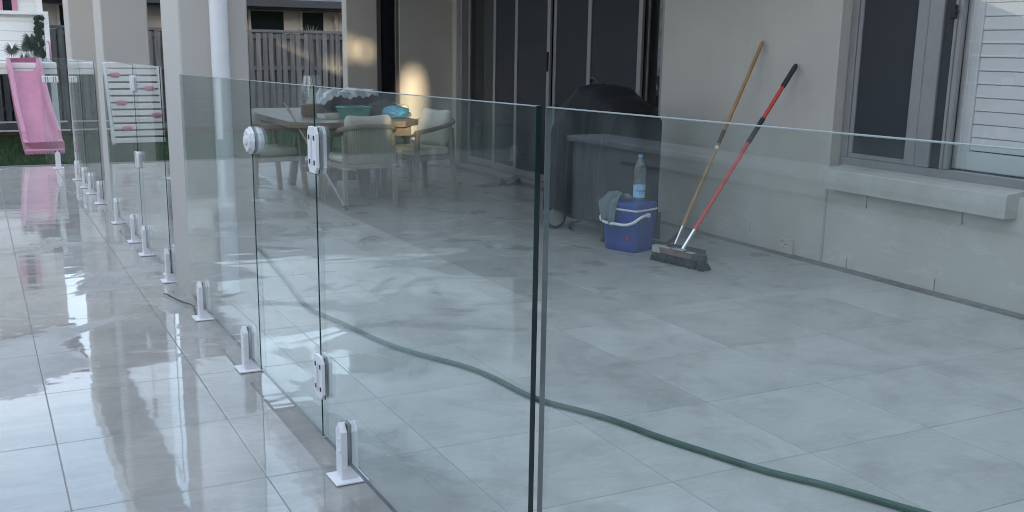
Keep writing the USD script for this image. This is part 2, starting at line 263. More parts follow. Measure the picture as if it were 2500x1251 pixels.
SCUFF = plain('scuffed_silver', (0.42, 0.40, 0.36), 0.5, 0.4, var=0.3, scale=25)
BRIST = plain('dark_bristles', (0.018, 0.024, 0.032), 0.7, 0.3, var=0.3, scale=40)
TEAKC = plain('weathered_teak', (0.31, 0.262, 0.205), 0.65, 0.3, var=0.22, scale=12, stretch=(1, 1, 0.15))
TABLE = plain('table_timber', (0.225, 0.175, 0.125), 0.45, 0.45, var=0.25, scale=9, stretch=(1.0, 0.12, 1))
DKWOOD = plain('dark_timber', (0.11, 0.075, 0.055), 0.6, 0.3, var=0.25, scale=9)
ROPE = plain('beige_rope', (0.42, 0.39, 0.33), 0.9, 0.15, var=0.15, scale=60, bump=0.001, bscale=260)
CUSH = plain('cream_cushion', (0.62, 0.59, 0.52), 0.95, 0.1, var=0.06, scale=5, bump=0.002, bscale=150)
LAMPW = plain('lamp_wood', (0.19, 0.11, 0.065), 0.55, 0.35, var=0.3, scale=10)
CANDLE = plain('candle_wax', (0.75, 0.72, 0.62), 0.5, 0.3)
TEAL = plain('teal_plastic', (0.06, 0.33, 0.28), 0.42, 0.45, var=0.1, scale=9)
WRAP = plain('plastic_wrap', (0.66, 0.69, 0.74), 0.18, 0.6, var=0.12, scale=9, transmission_weight=0.35)
BAGB = plain('blue_bag', (0.05, 0.20, 0.36), 0.35, 0.5, var=0.35, scale=14)
TRAY = plain('white_tray', (0.62, 0.62, 0.60), 0.4, 0.4, var=0.05)
PINK = plain('pink_plastic', (0.56, 0.27, 0.38), 0.33, 0.5, var=0.08, scale=4)
PINKH = plain('pink_holds', (0.50, 0.17, 0.25), 0.45, 0.4, var=0.12, scale=20)
PWHITE = plain('white_paint', (0.76, 0.78, 0.80), 0.5, 0.4, var=0.05, scale=5, stretch=(0.4, 0.4, 3))
PALE = plain('weathered_paling', (0.165, 0.165, 0.17), 0.85, 0.2, var=0.42, scale=11, stretch=(3, 3, 0.16), bump=0.004, bscale=40, rnd=0.22)
RAIL = plain('weathered_rail', (0.15, 0.152, 0.158), 0.85, 0.2, var=0.35, scale=9, stretch=(0.2, 3, 3))
LEAF = plain('palm_leaf', (0.014, 0.032, 0.020), 0.5, 0.3, var=0.3, scale=10, rnd=0.2)
LEAF2 = plain('yucca_leaf', (0.10, 0.115, 0.06), 0.5, 0.4, var=0.3, scale=10)
STEM = plain('plant_stem', (0.06, 0.055, 0.035), 0.7, 0.2, var=0.2)
POTM = plain('white_pot', (0.55, 0.55, 0.54), 0.5, 0.4, var=0.15, scale=20)
GRASS = plain('lawn_blades', (0.035, 0.075, 0.028), 0.6, 0.3, var=0.4, scale=3)
SOIL = plain('soil', (0.075, 0.05, 0.038), 0.95, 0.1, var=0.3, scale=8)
LAWN = plain('lawn_ground', (0.03, 0.058, 0.024), 0.9, 0.15, var=0.4, scale=5, bump=0.02, bscale=40)
NWALL = plain('neighbour_render', (0.50, 0.48, 0.45), 0.85, 0.2, var=0.08, scale=2)
NROOF = plain('neighbour_roof', (0.045, 0.05, 0.06), 0.5, 0.4, var=0.12, scale=4)
NWIN = plain('neighbour_window', (0.008, 0.010, 0.016), 0.08, 0.6)
CONC = plain('concrete_edge', (0.20, 0.197, 0.19), 0.85, 0.2, var=0.2, scale=5)
STONE = plain('dark_stone', (0.045, 0.05, 0.05), 0.8, 0.25, var=0.5, scale=4, stretch=(1, 1, 3), bump=0.02, bscale=9)
SPAM = plain('spa_render', (0.70, 0.72, 0.73), 0.7, 0.3, var=0.12, scale=3)
SUN_BLOCKER = plain('blocker_hedge_leaf', (0.03, 0.055, 0.025), 0.7, 0.25, var=0.45, scale=3, bump=0.06, bscale=5)
WATER = usdkit.material(stage, LK+'pool_water', {'g': ('geometry', {}), 'n': ('noise_texture', {'scale': 3.5, 'detail': 3}), 'b': ('bump', {'distance': 0.012}), 'p': ('principled_bsdf', {'base_color': (0.04, 0.16, 0.2), 'roughness': 0.03, 'ior': 1.33, 'specular_ior_level': 0.5})},
                        [('g.position', 'n.vector'), ('n.fac', 'b.height'), ('b.normal', 'p.normal')], surface='p.BSDF')
SCREEN = usdkit.material(stage, LK+'fly_screen', {'t': ('transparent_bsdf', {'color': (1, 1, 1)}), 'p': ('principled_bsdf', {'base_color': (0.030, 0.033, 0.040), 'roughness': 0.6, 'specular_ior_level': 0.3}), 'm': ('mix_closure', {'fac': 0.86})},
                         [('t.BSDF', 'm.closure1'), ('p.BSDF', 'm.closure2')], surface='m.closure')

# ------------------------------------------------------------------ the terrace
T0X, T0Y, TS = 0.154, 2.606, 0.6
def fence_x(y): return 1.0-0.0095*(y-2.0)
GAP, TH = 0.0016, 0.012
floor = thing('terrace_floor', kind='structure', label='grey concrete-look porcelain tiled terrace, wet on the pool side')
EDGE_Y, WALL_X, TILE_END = 12.93, 5.06, 4.975
beyond = []
base = box(-0.445, WALL_X+0.1, -1.0, EDGE_Y, -0.12, -0.0016)
part(floor, 'mortar_bed', base, GROUT)
for i in range(-1, 9):
    for j in range(-5, 18):
        x0, x1, y0, y1 = T0X+TS*i+GAP, T0X+TS*(i+1)-GAP, T0Y+TS*j+GAP, T0Y+TS*(j+1)-GAP
        x1, y1 = min(x1, TILE_END), min(y1, EDGE_Y-GAP)
        if x1-x0 < 0.05 or y1-y0 < 0.05: continue
        seen = False
        for cx in (x0, (x0+x1)/2, x1):
            for cyy in (y0, (y0+y1)/2, y1):
                q = np.array([cx, cyy, 0])-EYEP; w = q@FW
                if w > 0.2 and -60 < 1250+FOC*(q@RT)/w < 2560 and -20 < CY-FOC*(q@UP)/w < 1290: seen = True
        if not seen: beyond.append(box(x0, x1, y0, y1, -TH, -0.0003)); continue
        c = 0.0016; dz = rng.uniform(-0.0005, 0.0)
        pts = [(x, y, dz-TH) for x in (x0, x1) for y in (y0, y1)]+[(x, y, dz-c) for x in (x0, x1) for y in (y0, y1)]+[(x, y, dz) for x in (x0+c, x1-c) for y in (y0+c, y1-c)]
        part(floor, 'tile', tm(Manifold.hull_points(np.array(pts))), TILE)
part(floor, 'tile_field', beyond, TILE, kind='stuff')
# paving that goes on beyond the frame, on the camera's side
lone('paving', [box(-3.0, -0.45, -6, EDGE_Y, -0.12, -0.001), box(-0.446, 8, -6, -1.004, -0.12, -0.001)], TILE, kind='structure')
lone('pool_water', box(-9.0, -4.3, -5, 11.0, -0.3, -0.10), WATER, kind='structure')
lone('pool_coping', [box(-4.3, -3.004, -6, EDGE_Y, -0.2, 0.0), box(-9.3, -4.304, 11.004, EDGE_Y, -0.2, -0.002), box(-12, -9.004, -6, 11, -0.2, 0.0)], CONC, kind='structure')
lone('mortar_strip', wobble(trimesh.creation.box((0.084, 9.0, 0.03)).subdivide().subdivide().subdivide().subdivide(), 0.004, 9.0).apply_translation((TILE_END+0.044, 2.7, -0.012)), MORTAR, kind='structure')
lone('lawn_edge', box(-9.3, 9, EDGE_Y+0.003, EDGE_Y+0.09, -0.14, 0.006), CONC, kind='structure')
lone('ground', box(-70, 70, -70, 90, -0.6, -0.32), SOIL, kind='structure')
lone('lawn', box(-12, 14, EDGE_Y+0.094, 17.35, -0.3, -0.03), LAWN, kind='structure')
lone('garden_bed', box(-12, 14, 17.354, 18.2, -0.3, 0.01), SOIL, kind='structure')
# grass blades: one countless mass
nb = 26000
bx, by = rng.uniform(-1.2, 4.5, nb), EDGE_Y+0.1+4.2*rng.random(nb)**1.4
h, a = rng.uniform(0.025, 0.06, nb), rng.uniform(0, 2*np.pi, nb)
wv = np.stack([np.cos(a), np.sin(a), 0*a], 1)*0.004*np.c_[1+0*a]; ln = rng.normal(0, 0.015, (nb, 2))
p0 = np.c_[bx, by, np.full(nb, -0.032)]
V = np.stack([p0-wv, p0+wv, p0+np.c_[ln, h]], 1).reshape(-1, 3)
lone('grass', (V, np.arange(3*nb).reshape(-1, 3)), GRASS, 'short dark green lawn grass beyond the terrace edge', 'grass', kind='stuff')

# ------------------------------------------------------------------ the house
house = thing('house', 'cream rendered house with sliding doors and shuttered window along the terrace', 'house')
WX = WALL_X
DY0, DY1, DZ = 7.19, 11.33, 2.4                     # sliding door opening
NY0, NY1, NZ0, NZ1 = 3.0, 5.212, 0.645, 2.15        # window opening
def slit_wall(x0, x1, y0, y1, z0, z1, slits):
    m = Manifold.cube((x1-x0, y1-y0, z1-z0)).translate((x0, y0, z0))
    for (y, za, zb) in slits: m -= Manifold.cube((0.03, 0.008, zb-za)).translate((x0-0.01, y-0.004, za))
    return tm(m)
part(house, 'wall', slit_wall(WX, WX+0.2, NY1, DY0, -0.1, 2.9, [(5.972, 0.09, 0.155)]), RENDER)
part(house, 'wall', slit_wall(WX+0.0015, WX+0.2, -3.0, NY1-0.004, -0.1, NZ0-0.006, [(4.983, 0.004, 0.068), (4.263, 0.004, 0.078), (4.857, 0.42, 0.505), (4.117, 0.43, 0.52), (3.4, 0.004, 0.08)]), RENDER)
part(house, 'wall', box(WX+0.0015, WX+0.2, -3.0, NY0, NZ0-0.003, 2.9), RENDER)
part(house, 'wall', box(WX+0.0015, WX+0.2, NY0+0.003, NY1-0.004, NZ1, 2.9), RENDER)
part(house, 'wall', box(WX, WX+0.2, DY0+0.003, DY1+0.3, DZ, 2.9), RENDER)
part(house, 'wall', box(WX, WX+0.2, DY1+0.004, 11.61, -0.1, DZ-0.003), RENDER)
part(house, 'control_joint', box(WX-0.003, WX+0.004, NY1+0.006, NY1+0.014, 0.0, 0.52), SILLM)
# window sill, chunky and rendered
sp = [(WX-0.10, 0.522), (WX-0.10, 0.645), (WX-0.092, 0.653), (WX+0.10, 0.672), (WX+0.10, 0.522)]
sill = extr([(-x, z) for x, z in sp][::-1], 1.40); v = sill.vertices.copy(); sill.vertices = np.c_[-v[:, 0], 3.765+v[:, 2], v[:, 1]]; sill.fix_normals()
part(house, 'window_sill', wobble(sill.subdivide().subdivide().subdivide(), 0.0025, 7.0), SILLM, smooth=35)
# skirting tiles at the foot of the wall, one chipped
for y0, y1 in ((6.02, 6.54), (5.49, 6.016), (6.544, 7.14)):
    m = Manifold.cube((0.012, y1-y0, 0.098)).translate((WX-0.0145, y0, 0.001))
    if y0 == 5.49:
        for (yy, zc, r) in ((5.60, 0.075, 0.022), (5.56, 0.055, 0.017), (5.64, 0.092, 0.013), (5.575, 0.035, 0.012)):
            m -= Manifold.sphere(r, 9).scale((1, 1.25, 0.8)).translate((WX-0.019, yy, zc))
    part(house, 'skirting_tile', tm(m), RENDER)
# window: frame, sashes, screen, shutter
win = part(house, 'window', [cbox(WX+0.08, WX+0.15, NY0, NY1-0.01, NZ0+0.02, NZ0+0.075), cbox(WX+0.08, WX+0.15, NY1-0.062, NY1-0.006, NZ0+0.0755, NZ1-0.05), cbox(WX+0.08, WX+0.15, NY0, NY1-0.01, NZ1-0.0495, NZ1)], ALU)
fx = WX+0.088
part(win, 'sash', [cbox(fx, fx+0.03, 4.67, 5.148, NZ0+0.0757, NZ0+0.105), cbox(fx, fx+0.03, 5.115, 5.148, NZ0+0.1055, NZ1-0.05), cbox(fx-0.006, fx+0.03, 4.585, 4.6695, NZ0+0.0757, NZ1-0.05)], ALU)
part(win, 'fly_screen', box(fx+0.012, fx+0.014, 4.67, 5.115, NZ0+0.105, NZ1-0.05), SCREEN)
part(win, 'sash', [cbox(fx-0.006, fx+0.055, 4.475, 4.5835, NZ0+0.0757, NZ1-0.05)], ALU)
part(win, 'channel', [cbox(fx+0.01, fx+0.056, 4.405, 4.4745, NZ0+0.0757, NZ1-0.05)], GASKET)
part(win, 'channel', [cbox(fx+0.004, fx+0.056, 4.384, 4.4045, NZ0+0.0757, NZ1-0.05), cbox(fx+0.012, fx+0.05, 4.352, 4.3835, NZ0+0.0757, NZ1-0.05)], ALU)
part(win, 'window_latch', [cbox(fx-0.014, fx+0.0095, 4.385, 4.425, 1.60, 1.68), rbox(fx-0.02, fx, 4.372, 4.388, 1.632, 1.652, 0.006)], BLACKPL)
part(win, 'pane', box(fx+0.035, fx+0.041, NY0, 4.352, NZ0+0.076, NZ1-0.05), WPANE)
part(win, 'pane', box(fx+0.0335, fx+0.0395, 4.67, 5.115, NZ0+0.105, NZ1-0.05), WPANE)
sx = WX+0.19
part(win, 'shutter_stile', [cbox(sx, sx+0.035, 4.285, 4.345, NZ0+0.08, NZ1-0.02), cbox(sx-0.004, sx+0.04, 4.3455, 4.39, NZ0+0.08, NZ1-0.02)], SHUT)
part(win, 'shutter_rail', cbox(sx, sx+0.035, NY0-0.1, 4.2845, NZ0+0.08, 0.835), SHUT)
zc = 0.88
while zc < 2.1:                                                       # each louvre blade, nearly closed
    for (ya, yb) in ((NY0-0.1, 4.282), (4.45, 5.2)):
        b = cbox(-0.006, 0.006, ya, yb, -0.0371, 0.0371, 0.003)
        b.apply_transform(trimesh.transformations.rotation_matrix(math.radians(4), [0, 1, 0])); b.apply_translation((sx+0.018, 0, zc))
        part(win, 'shutter_blade', b, SHUT)
    zc += 0.0772
part(win, 'tilt_rod', bar((sx-0.012, 3.80, 1.05), (sx-0.012, 3.84, 1.385), 0.010), SHUT)
# sliding door set: frame, tracks, stiles, screens, panes
dx = WX+0.03
door = part(house, 'sliding_door', [cbox(dx, dx+0.12, DY0+0.004, DY0+0.075, 0.055, DZ-0.06), cbox(dx, dx+0.12, DY1-0.075, DY1-0.004, 0.055, DZ-0.06), cbox(dx, dx+0.12, DY0+0.004, DY1-0.004, DZ-0.0595, DZ-0.003)], ALU)
part(door, 'threshold', [cbox(WX-0.045, dx+0.13, DY0-0.02, DY1+0.02, 0.022, 0.052), cbox(WX-0.02, dx+0.13, DY0-0.01, DY1+0.01, -0.02, 0.0215), cbox(dx+0.012, dx+0.018, DY0+0.08, DY1-0.08, 0.0525, 0.064), cbox(dx+0.055, dx+0.061, DY0+0.08, DY1-0.08, 0.0525, 0.064)], ALU)
def leaf(ya, yb, off, mat, name, stile=0.035, smat=ALU):
    f = part(door, 'door_leaf', [cbox(dx+off, dx+off+0.03, ya, ya+stile, 0.068, DZ-0.064), cbox(dx+off, dx+off+0.03, yb-stile, yb, 0.068, DZ-0.064), cbox(dx+off, dx+off+0.03, ya+stile+0.0005, yb-stile-0.0005, 0.068, 0.14), cbox(dx+off, dx+off+0.03, ya+stile+0.0005, yb-stile-0.0005, DZ-0.13, DZ-0.064)], smat)
    part(door, name, box(dx+off+0.012, dx+off+0.017, ya+stile-0.004, yb-stile+0.004, 0.138, DZ-0.128), mat)
leaf(7.56, 8.45, 0.004, SCREEN, 'fly_screen', 0.06)
leaf(8.42, 9.155, 0.040, SCREEN, 'fly_screen', 0.05)
leaf(9.165, 9.915, 0.004, SCREEN, 'fly_screen', 0.055)
leaf(9.885, 10.50, 0.040, SCREEN, 'fly_screen', 0.05)
leaf(7.27, 7.62, 0.080, DPANE, 'pane', 0.05)
leaf(10.45, 11.25, 0.080, DPANE, 'pane', 0.05)
part(door, 'handle', [cbox(dx-0.022, dx+0.003, 9.172, 9.19, 1.17, 1.36)], BLACKPL)
part(door, 'curtain', trimesh.Trimesh(*(lambda Y, Z: (np.array([(dx+0.17+0.02*math.sin(y*75), y, z) for y in Y for z in Z]), np.array([f for i in range(len(Y)-1) for f in ((2*i, 2*i+1, 2*i+3), (2*i, 2*i+3, 2*i+2))])))(np.linspace(10.5, 10.98, 60), (0.1, 2.35)), process=False), PANE_REFL, smooth=True)  # pale sheet added behind the pane in place of its white reflection
# room behind, closed and dim
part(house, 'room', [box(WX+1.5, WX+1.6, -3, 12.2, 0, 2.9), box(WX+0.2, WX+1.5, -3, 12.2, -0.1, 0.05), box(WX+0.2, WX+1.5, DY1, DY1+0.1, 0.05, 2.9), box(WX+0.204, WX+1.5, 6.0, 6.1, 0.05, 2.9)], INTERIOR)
# end wall with a tall narrow window, behind the dining table
EY = 11.45
for x0, x1 in ((3.775, 4.128), (4.405, WX-0.002)):
    part(house, 'end_wall', box(x0, x1, EY, EY+0.16, -0.1, 2.9), RENDER)
ew = part(house, 'side_window', [cbox(4.128, 4.19, EY+0.03, EY+0.12, -0.02, 2.7), cbox(4.365, 4.405, EY+0.03, EY+0.12, -0.02, 2.7)], ALUD)
part(ew, 'pane', box(4.19, 4.365, EY+0.06, EY+0.066, 0, 2.7), NWIN)
part(ew, 'reveal', box(4.128, 4.405, EY+0.124, EY+0.16, -0.1, 2.9), GASKET)
# alfresco roof
part(house, 'roof', [box(2.72, WX+3.2, 4.62, 12.2, 2.93, 3.08), box(WX+0.21, WX+3.2, -4, 4.615, 2.93, 3.08)], ROOFM)
part(house, 'ceiling', [box(2.76, WX+0.25, 4.66, 12.1, 2.905, 2.926)], SOFFIT)
part(house, 'fascia', [box(2.66, 2.7195, 4.56, 12.2, 2.86, 3.07), box(2.72, WX, 4.56, 4.6195, 2.86, 3.07)], SOFFIT)

# ------------------------------------------------------------------ columns and the beam they carry
COLS = [(5.70, 6.25, 'nearest', 'cream rendered column with white downpipe, tallest in view right of the pool fence'), (8.97, 9.5, 'middle', 'taupe rendered column, middle of the three beside the glass fence'), (11.62, 12.18, 'far', 'taupe rendered column farthest along the fence, beside the pink slide')]
for y0, y1, _, lab in COLS:
    x0 = fence_x(y0)+0.012
    t = thing('column', lab, 'column', (x0, y0, 0), group='rendered columns along the glass fence')
    part(t, 'shaft', cbox(0, 0.355, 0, y1-y0, -0.05, 2.5, 0.008), COLUMN)
t = thing('downpipe', 'round white downpipe on the front of the nearest cream column', 'downpipe', (1.17, 5.645, 0))
part(t, 'pipe', tube([(0, 0, 0.06), (0, 0, 0.8), (0, 0, 1.6), (0, 0, 2.49)], 0.046, 24), WHITE, smooth=40)
part(t, 'pipe_bracket', [tube([(0, 0, 1.87), (0, 0, 1.9)], 0.05, 24), tube([(0, 0, 0.42), (0, 0, 0.45)], 0.05, 24)], WHITE, smooth=40)
lone('beam', box(0.93, 1.335, 5.2, 12.6, 2.5, 2.86), SOFFIT, 'pale beam carried by the rendered columns above the fence', 'beam')

# ------------------------------------------------------------------ the frameless glass pool fence
GT, GB, GZ = 0.012, 0.062, 1.262
def panel(y0, y1, label, name='glass_fence', cat='fence', group='sections of the glass pool fence', z0=GB, z1=None, spigots=(), skew=0.0):
    xa, xb = fence_x(y0)-skew*max(0, y0-9.5), fence_x(y1)-skew*max(0, y1-9.5); L = math.hypot(y1-y0, xb-xa); rz = math.degrees(math.atan2(-(xb-xa), y1-y0))
    za, zb = (z1 or 1.297-0.0125*(y0-0.73)), (z1 or 1.297-0.0125*(y1-0.73)); z1 = za
    def slope(m): m.vertices = m.vertices+np.c_[np.zeros((len(m.vertices), 2)), (zb-za)*m.vertices[:, 1]/L*(m.vertices[:, 2] > 0.5)]; return m
    t = thing(name, label, cat, (xa, y0, 0), rz, group)
    h = GT/2; e = 0.0015
    V = np.array([(s*h, y, z) for s in (-1, 1) for y in (e, L-e) for z in (z0+e, z1-e)])
    F = np.array([(0, 1, 3), (0, 3, 2), (4, 6, 7), (4, 7, 5)])
    pn = part(t, 'pane', slope(trimesh.Trimesh(V, F, process=False)), GLASS)
    tight = y0 > 2.5
    for k, m in enumerate((box(-h, -h+0.0045 if tight else h, 0, e, z0, z1), box(-h, h, L-e, L, z0, z1), box(-h, h, e+1e-4, L-e-1e-4, z1-e, z1), box(-h, h, e+1e-4, L-e-1e-4, z0, z0+e))): part(pn, 'polished_edge', slope(m), GTOP if k == 2 else GMID if (k == 1 and y0 < 1) else GLASS if k == 1 else GEDGE)
    for ys in spigots: spigot(t, ys-y0)
    return t
def jaw(sx):
    m = extr([(-0.027, 0.008), (0.027, 0.008), (0.027, 0.172), (0.0, 0.2), (-0.027, 0.172)], 0.021); v = m.vertices.copy()
    m.vertices = np.c_[v[:, 2]+0.0075, v[:, 0], v[:, 1]]
    if sx < 0: m.vertices = m.vertices*[-1, 1, 1]
    m.fix_normals(); return m
def spigot(t, y, rz=0):
    q = lambda m: mv(rot_z(tm(m), rz), (y, 0, 0) if rz else (0, y, 0))
    f = part(t, 'spigot', q(rbox(-0.0295, 0.0295, -0.0285, 0.0285, 0.0065, 0.055, 0.006, 12)), WHITE, smooth=40)
    part(f, 'base_plate', q(cbox(-0.056, 0.056, -0.056, 0.056, 0.0015, 0.0085, 0.002)), WHITE)
    part(f, 'jaw', q(jaw(-1)), WHITE); part(f, 'jaw', q(jaw(1)), WHITE)
    part(f, 'gasket', q(box(-0.0073, -0.0062, -0.026, 0.026, 0.056, 0.196)), GASKET); part(f, 'gasket', q(box(0.0062, 0.0073, -0.026, 0.026, 0.056, 0.196)), GASKET)
    for zz in (0.105, 0.145): part(f, 'screw_cap', q(mv(rbox(-0.003, 0.003, -0.006, 0.006, -0.006, 0.006, 0.0029, 8), (-0.0287, -0.012, zz))), WHITE, smooth=True)
panel(0.35, 1.80, 'glass fence section nearest the camera, right of the black glass edge')
panel(1.838, 3.318, 'glass fence section between the gate hinges and the black glass edge', spigots=(3.085,))
gate = panel(3.332, 4.165, 'narrow clear glass gate with white latch and white hinges', 'glass_gate', 'gate', None)
panel(4.179, 5.66, 'glass fence section left of the gate, in front of the cream column', spigots=(4.40, 5.36))
sec_a = panel(6.27, 7.30, 'glass fence section joined to the back of the nearest column', z1=1.258, spigots=(6.32, 7.20))
panel(7.314, 8.94, 'glass fence section just before the middle taupe column', z1=1.25, spigots=(7.72, 8.60))
panel(9.53, 10.62, 'glass fence section just behind the middle taupe column', z1=1.225, skew=0.010, spigots=(9.72, 10.38))
panel(10.634, 11.6, 'glass fence section just before the far taupe column', z1=1.22, skew=0.010, spigots=(10.86, 11.50))
sec_z = thing('glass_fence', 'short glass fence section across the end of the fence, in front of the slide', 'fence', (0.665, 12.63, 0), group='sections of the glass pool fence')
L = 0.30; V = np.array([(x, q*0.006, z) for q in (-1, 1) for x in (0, L) for z in (GB, 1.2)]); pn = part(sec_z, 'pane', trimesh.Trimesh(V, np.array([(0, 1, 3), (0, 3, 2), (4, 6, 7), (4, 7, 5)]), process=False), GLASS)
for m in (box(0, L, -0.006, 0.006, 1.2, 1.202), box(-0.002, -0.0002, -0.006, 0.006, GB, 1.2), box(L+0.0002, L+0.002, -0.006, 0.006, GB, 1.2)): part(pn, 'polished_edge', m, GTOP)
spigot(sec_z, 0.115, 90)

# pool fence on the far side of the pool, seen mirrored in the glass
for k, (xa, xb) in enumerate(((-4.7, -3.7), (-3.68, -2.4))):
    t = thing('glass_fence', ('glass fence section across the pool, farther one', 'glass fence section across the pool, nearer one')[k], 'fence', (xa, 11.62, 0), group='glass fence across the pool')
    L = xb-xa
    V = np.array([(x, s*0.006, z) for s in (-1, 1) for x in (0, L) for z in (GB, GZ)]); pn = part(t, 'pane', trimesh.Trimesh(V, np.array([(0, 1, 3), (0, 3, 2), (4, 6, 7), (4, 7, 5)]), process=False), GLASS)
    part(pn, 'polished_edge', box(0, L, -0.006, 0.006, GZ, GZ+0.002), GTOP)
    for xs in ((-4.21,), (-3.1, -2.66))[k]: spigot(t, xs-xa, 90)

# gate hardware
# parts of the gate and of the sections they are bolted to; y, z along and up the glass
def octo(poly, d0, d1, s_, y, z):
    m = extr(poly, d1-d0); v = m.vertices.copy(); m.vertices = np.c_[s_*(v[:, 2]+d0), v[:, 0]+y, v[:, 1]+z]; m.fix_normals(); return m
def hinge(t, y, z):
    oc = [(-0.045, -0.055), (-0.045, 0.055), (-0.03, 0.075), (0.03, 0.075), (0.045, 0.055), (0.045, -0.055), (0.03, -0.075), (-0.03, -0.075)]
    g0 = part(t, 'hinge', tube([(-0.021, y, z-0.05), (-0.021, y, z+0.05)], 0.0035, 8), WHITE)
    for s_ in (-1, 1):
        part(g0, 'hinge_plate', octo(oc, 0.0075, 0.0185, s_, y, z), WHITE)
        for yy in (-0.026, 0.026):
            for z2 in (-0.04, 0.04): part(g0, 'screw', mv(rbox(-0.002, 0.002, -0.005, 0.005, -0.008, 0.008, 0.0019, 6), (s_*0.019, y+yy, z+z2)), GASKET)
    part(g0, 'gasket', box(-0.0072, -0.0063, y-0.044, y+0.044, z-0.074, z+0.074), GASKET)
hinge(gate, -0.007, 1.06); hinge(gate, -0.007, 0.285)
y, z = 0.835, 1.02
hexa = [(0.054*math.cos(a)*0.95, 0.054*math.sin(a)) for a in np.radians([90, 145, 180, 215, 270, 325, 0, 35])]
lt = part(gate, 'latch', box(-0.0073, 0.0073, y+0.008, y+0.014, z-0.052, z+0.052), GASKET)
for s_ in (-1, 1):
    part(lt, 'latch_body', octo(hexa, 0.0075, 0.02, s_, y, z), WHITE); part(lt, 'latch_cover', octo([(a*0.86, b*0.86) for a, b in hexa], 0.0202, 0.030, s_, y, z), WHITE)
    part(lt, 'latch_knob', tube([(s_*0.0302, y, z), (s_*0.0385, y, z)], 0.019, 24), WHITE, smooth=40)
for z in (1.13, 0.63):
    y = 1.037; pc = [(-0.06, -0.045), (-0.06, 0.04), (-0.05, 0.05), (0.05, 0.05), (0.06, 0.04), (0.06, -0.045), (0.0, -0.062)]
    g0 = part(sec_a, 'clamp', box(-0.0202, -0.0197, y-0.002, y+0.002, z-0.058, z+0.0495), GASKET)
    for s_ in (-1, 1): part(g0, 'clamp_plate', octo(pc, 0.0075, 0.0195, s_, y, z), WHITE)
g0 = part(sec_z, 'bracket', cbox(0.02, 0.185, -0.03, -0.0075, 0.945, 1.015), WHITE); part(g0, 'bracket_plate', cbox(0.02, 0.185, 0.0075, 0.03, 0.945, 1.015), WHITE)
for q in (0.05, 0.075, 0.13, 0.155): part(g0, 'bracket_groove', box(q, q+0.006, -0.031, -0.0295, 0.95, 1.01), GASKET)

# ------------------------------------------------------------------ garden hose
hp = [(1.35, 8.6), (1.55, 8.0), (1.66, 7.4), (1.668, 7.02), (1.62, 6.5), (1.578, 6.02), (1.53, 5.6), (1.514, 5.29), (1.565, 4.98), (1.62, 4.65), (1.69, 4.36), (1.76, 4.19), (1.835, 4.02), (1.885, 3.80), (1.90, 3.63), (1.93, 3.47), (1.995, 3.33), (2.072, 3.148), (2.124, 2.951), (2.182, 2.78), (2.238, 2.622), (2.30, 2.477), (2.367, 2.362), (2.424, 2.237), (2.475, 2.116), (2.62, 1.80), (2.8, 1.3)]
lone('garden_hose', tube(spline([(x, y, 0.0122) for x, y in hp], 220), 0.0115, 14), HOSEM, 'dark green garden hose winding across the grey tiles', 'hose', smooth=True)
lone('twig', tube(spline([(0.865, 5.98, 0.006), (0.89, 5.85, 0.012), (0.925, 5.73, 0.008), (0.955, 5.62, 0.012), (0.945, 5.50, 0.006), (0.94, 5.44, 0.005)], 30), np.linspace(0.0042, 0.002, 30), 7), BLACKPL, 'thin dark bent twig on the wet tiles beside the cream column', 'twig', smooth=True)

# ------------------------------------------------------------------ cooler, bottle and cloth
CL = (4.095, 6.13); CR = -70.0
cool = thing('cooler_box', 'royal blue cooler box with white trim and tilted white handle', 'cooler', (CL[0], CL[1], 0), CR)
def rrect(w, d, r, n=6):
    p = []
    for (cx, cy, a0) in ((w/2-r, d/2-r, 0), (-w/2+r, d/2-r, 90), (-w/2+r, -d/2+r, 180), (w/2-r, -d/2+r, 270)):
        p += [(cx+r*math.cos(math.radians(a0+90*k/n)), cy+r*math.sin(math.radians(a0+90*k/n))) for k in range(n+1)]
    return np.array(p)
def loft(levels):       # levels: (w, d, r, z)
    V, F = [], []; n = None
    for (w, d, r, z) in levels:
        p = rrect(w, d, r); n = len(p); V += [(x, y, z) for x, y in p]
    for k in range(len(levels)-1):
        for i in range(n):
            a, b = k*n+i, k*n+(i+1) % n; F += [(a, b, b+n), (a, b+n, a+n)]
    c0, c1 = len(V), len(V)+1; V += [(0, 0, levels[0][3]), (0, 0, levels[-1][3])]; m = len(levels)-1
    for i in range(n): F += [(c0, (i+1) % n, i), (c1, m*n+i, m*n+(i+1) % n)]
    return trimesh.Trimesh(np.array(V), np.array(F), process=False)
BW, BD = 0.295, 0.245
part(cool, 'body', loft([(BW-0.03, BD-0.03, 0.025, 0.001), (BW-0.018, BD-0.018, 0.03, 0.008), (BW+0.012, BD+0.012, 0.035, 0.292)]), BLUE, smooth=35)
part(cool, 'trim_band', loft([(BW+0.014, BD+0.014, 0.036, 0.2925), (BW+0.026, BD+0.026, 0.038, 0.296), (BW+0.026, BD+0.026, 0.038, 0.303), (BW+0.014, BD+0.014, 0.036, 0.3065)]), WPLAST, smooth=35)
part(cool, 'lid', loft([(BW+0.016, BD+0.016, 0.036, 0.307), (BW+0.018, BD+0.018, 0.038, 0.335), (BW+0.008, BD+0.008, 0.036, 0.348), (BW-0.02, BD-0.02, 0.03, 0.354), (BW-0.06, BD-0.06, 0.03, 0.350), (BW-0.08, BD-0.08, 0.03, 0.350)]), BLUE, smooth=35)
hy = BD/2+0.016; hx = BW/2+0.016
for s in (-1, 1): part(cool, 'handle_hinge', tube([(s*(BW/2+0.004), 0.0, 0.262), (s*(BW/2+0.022), 0.0, 0.262)], 0.017, 16), WPLAST, smooth=40)
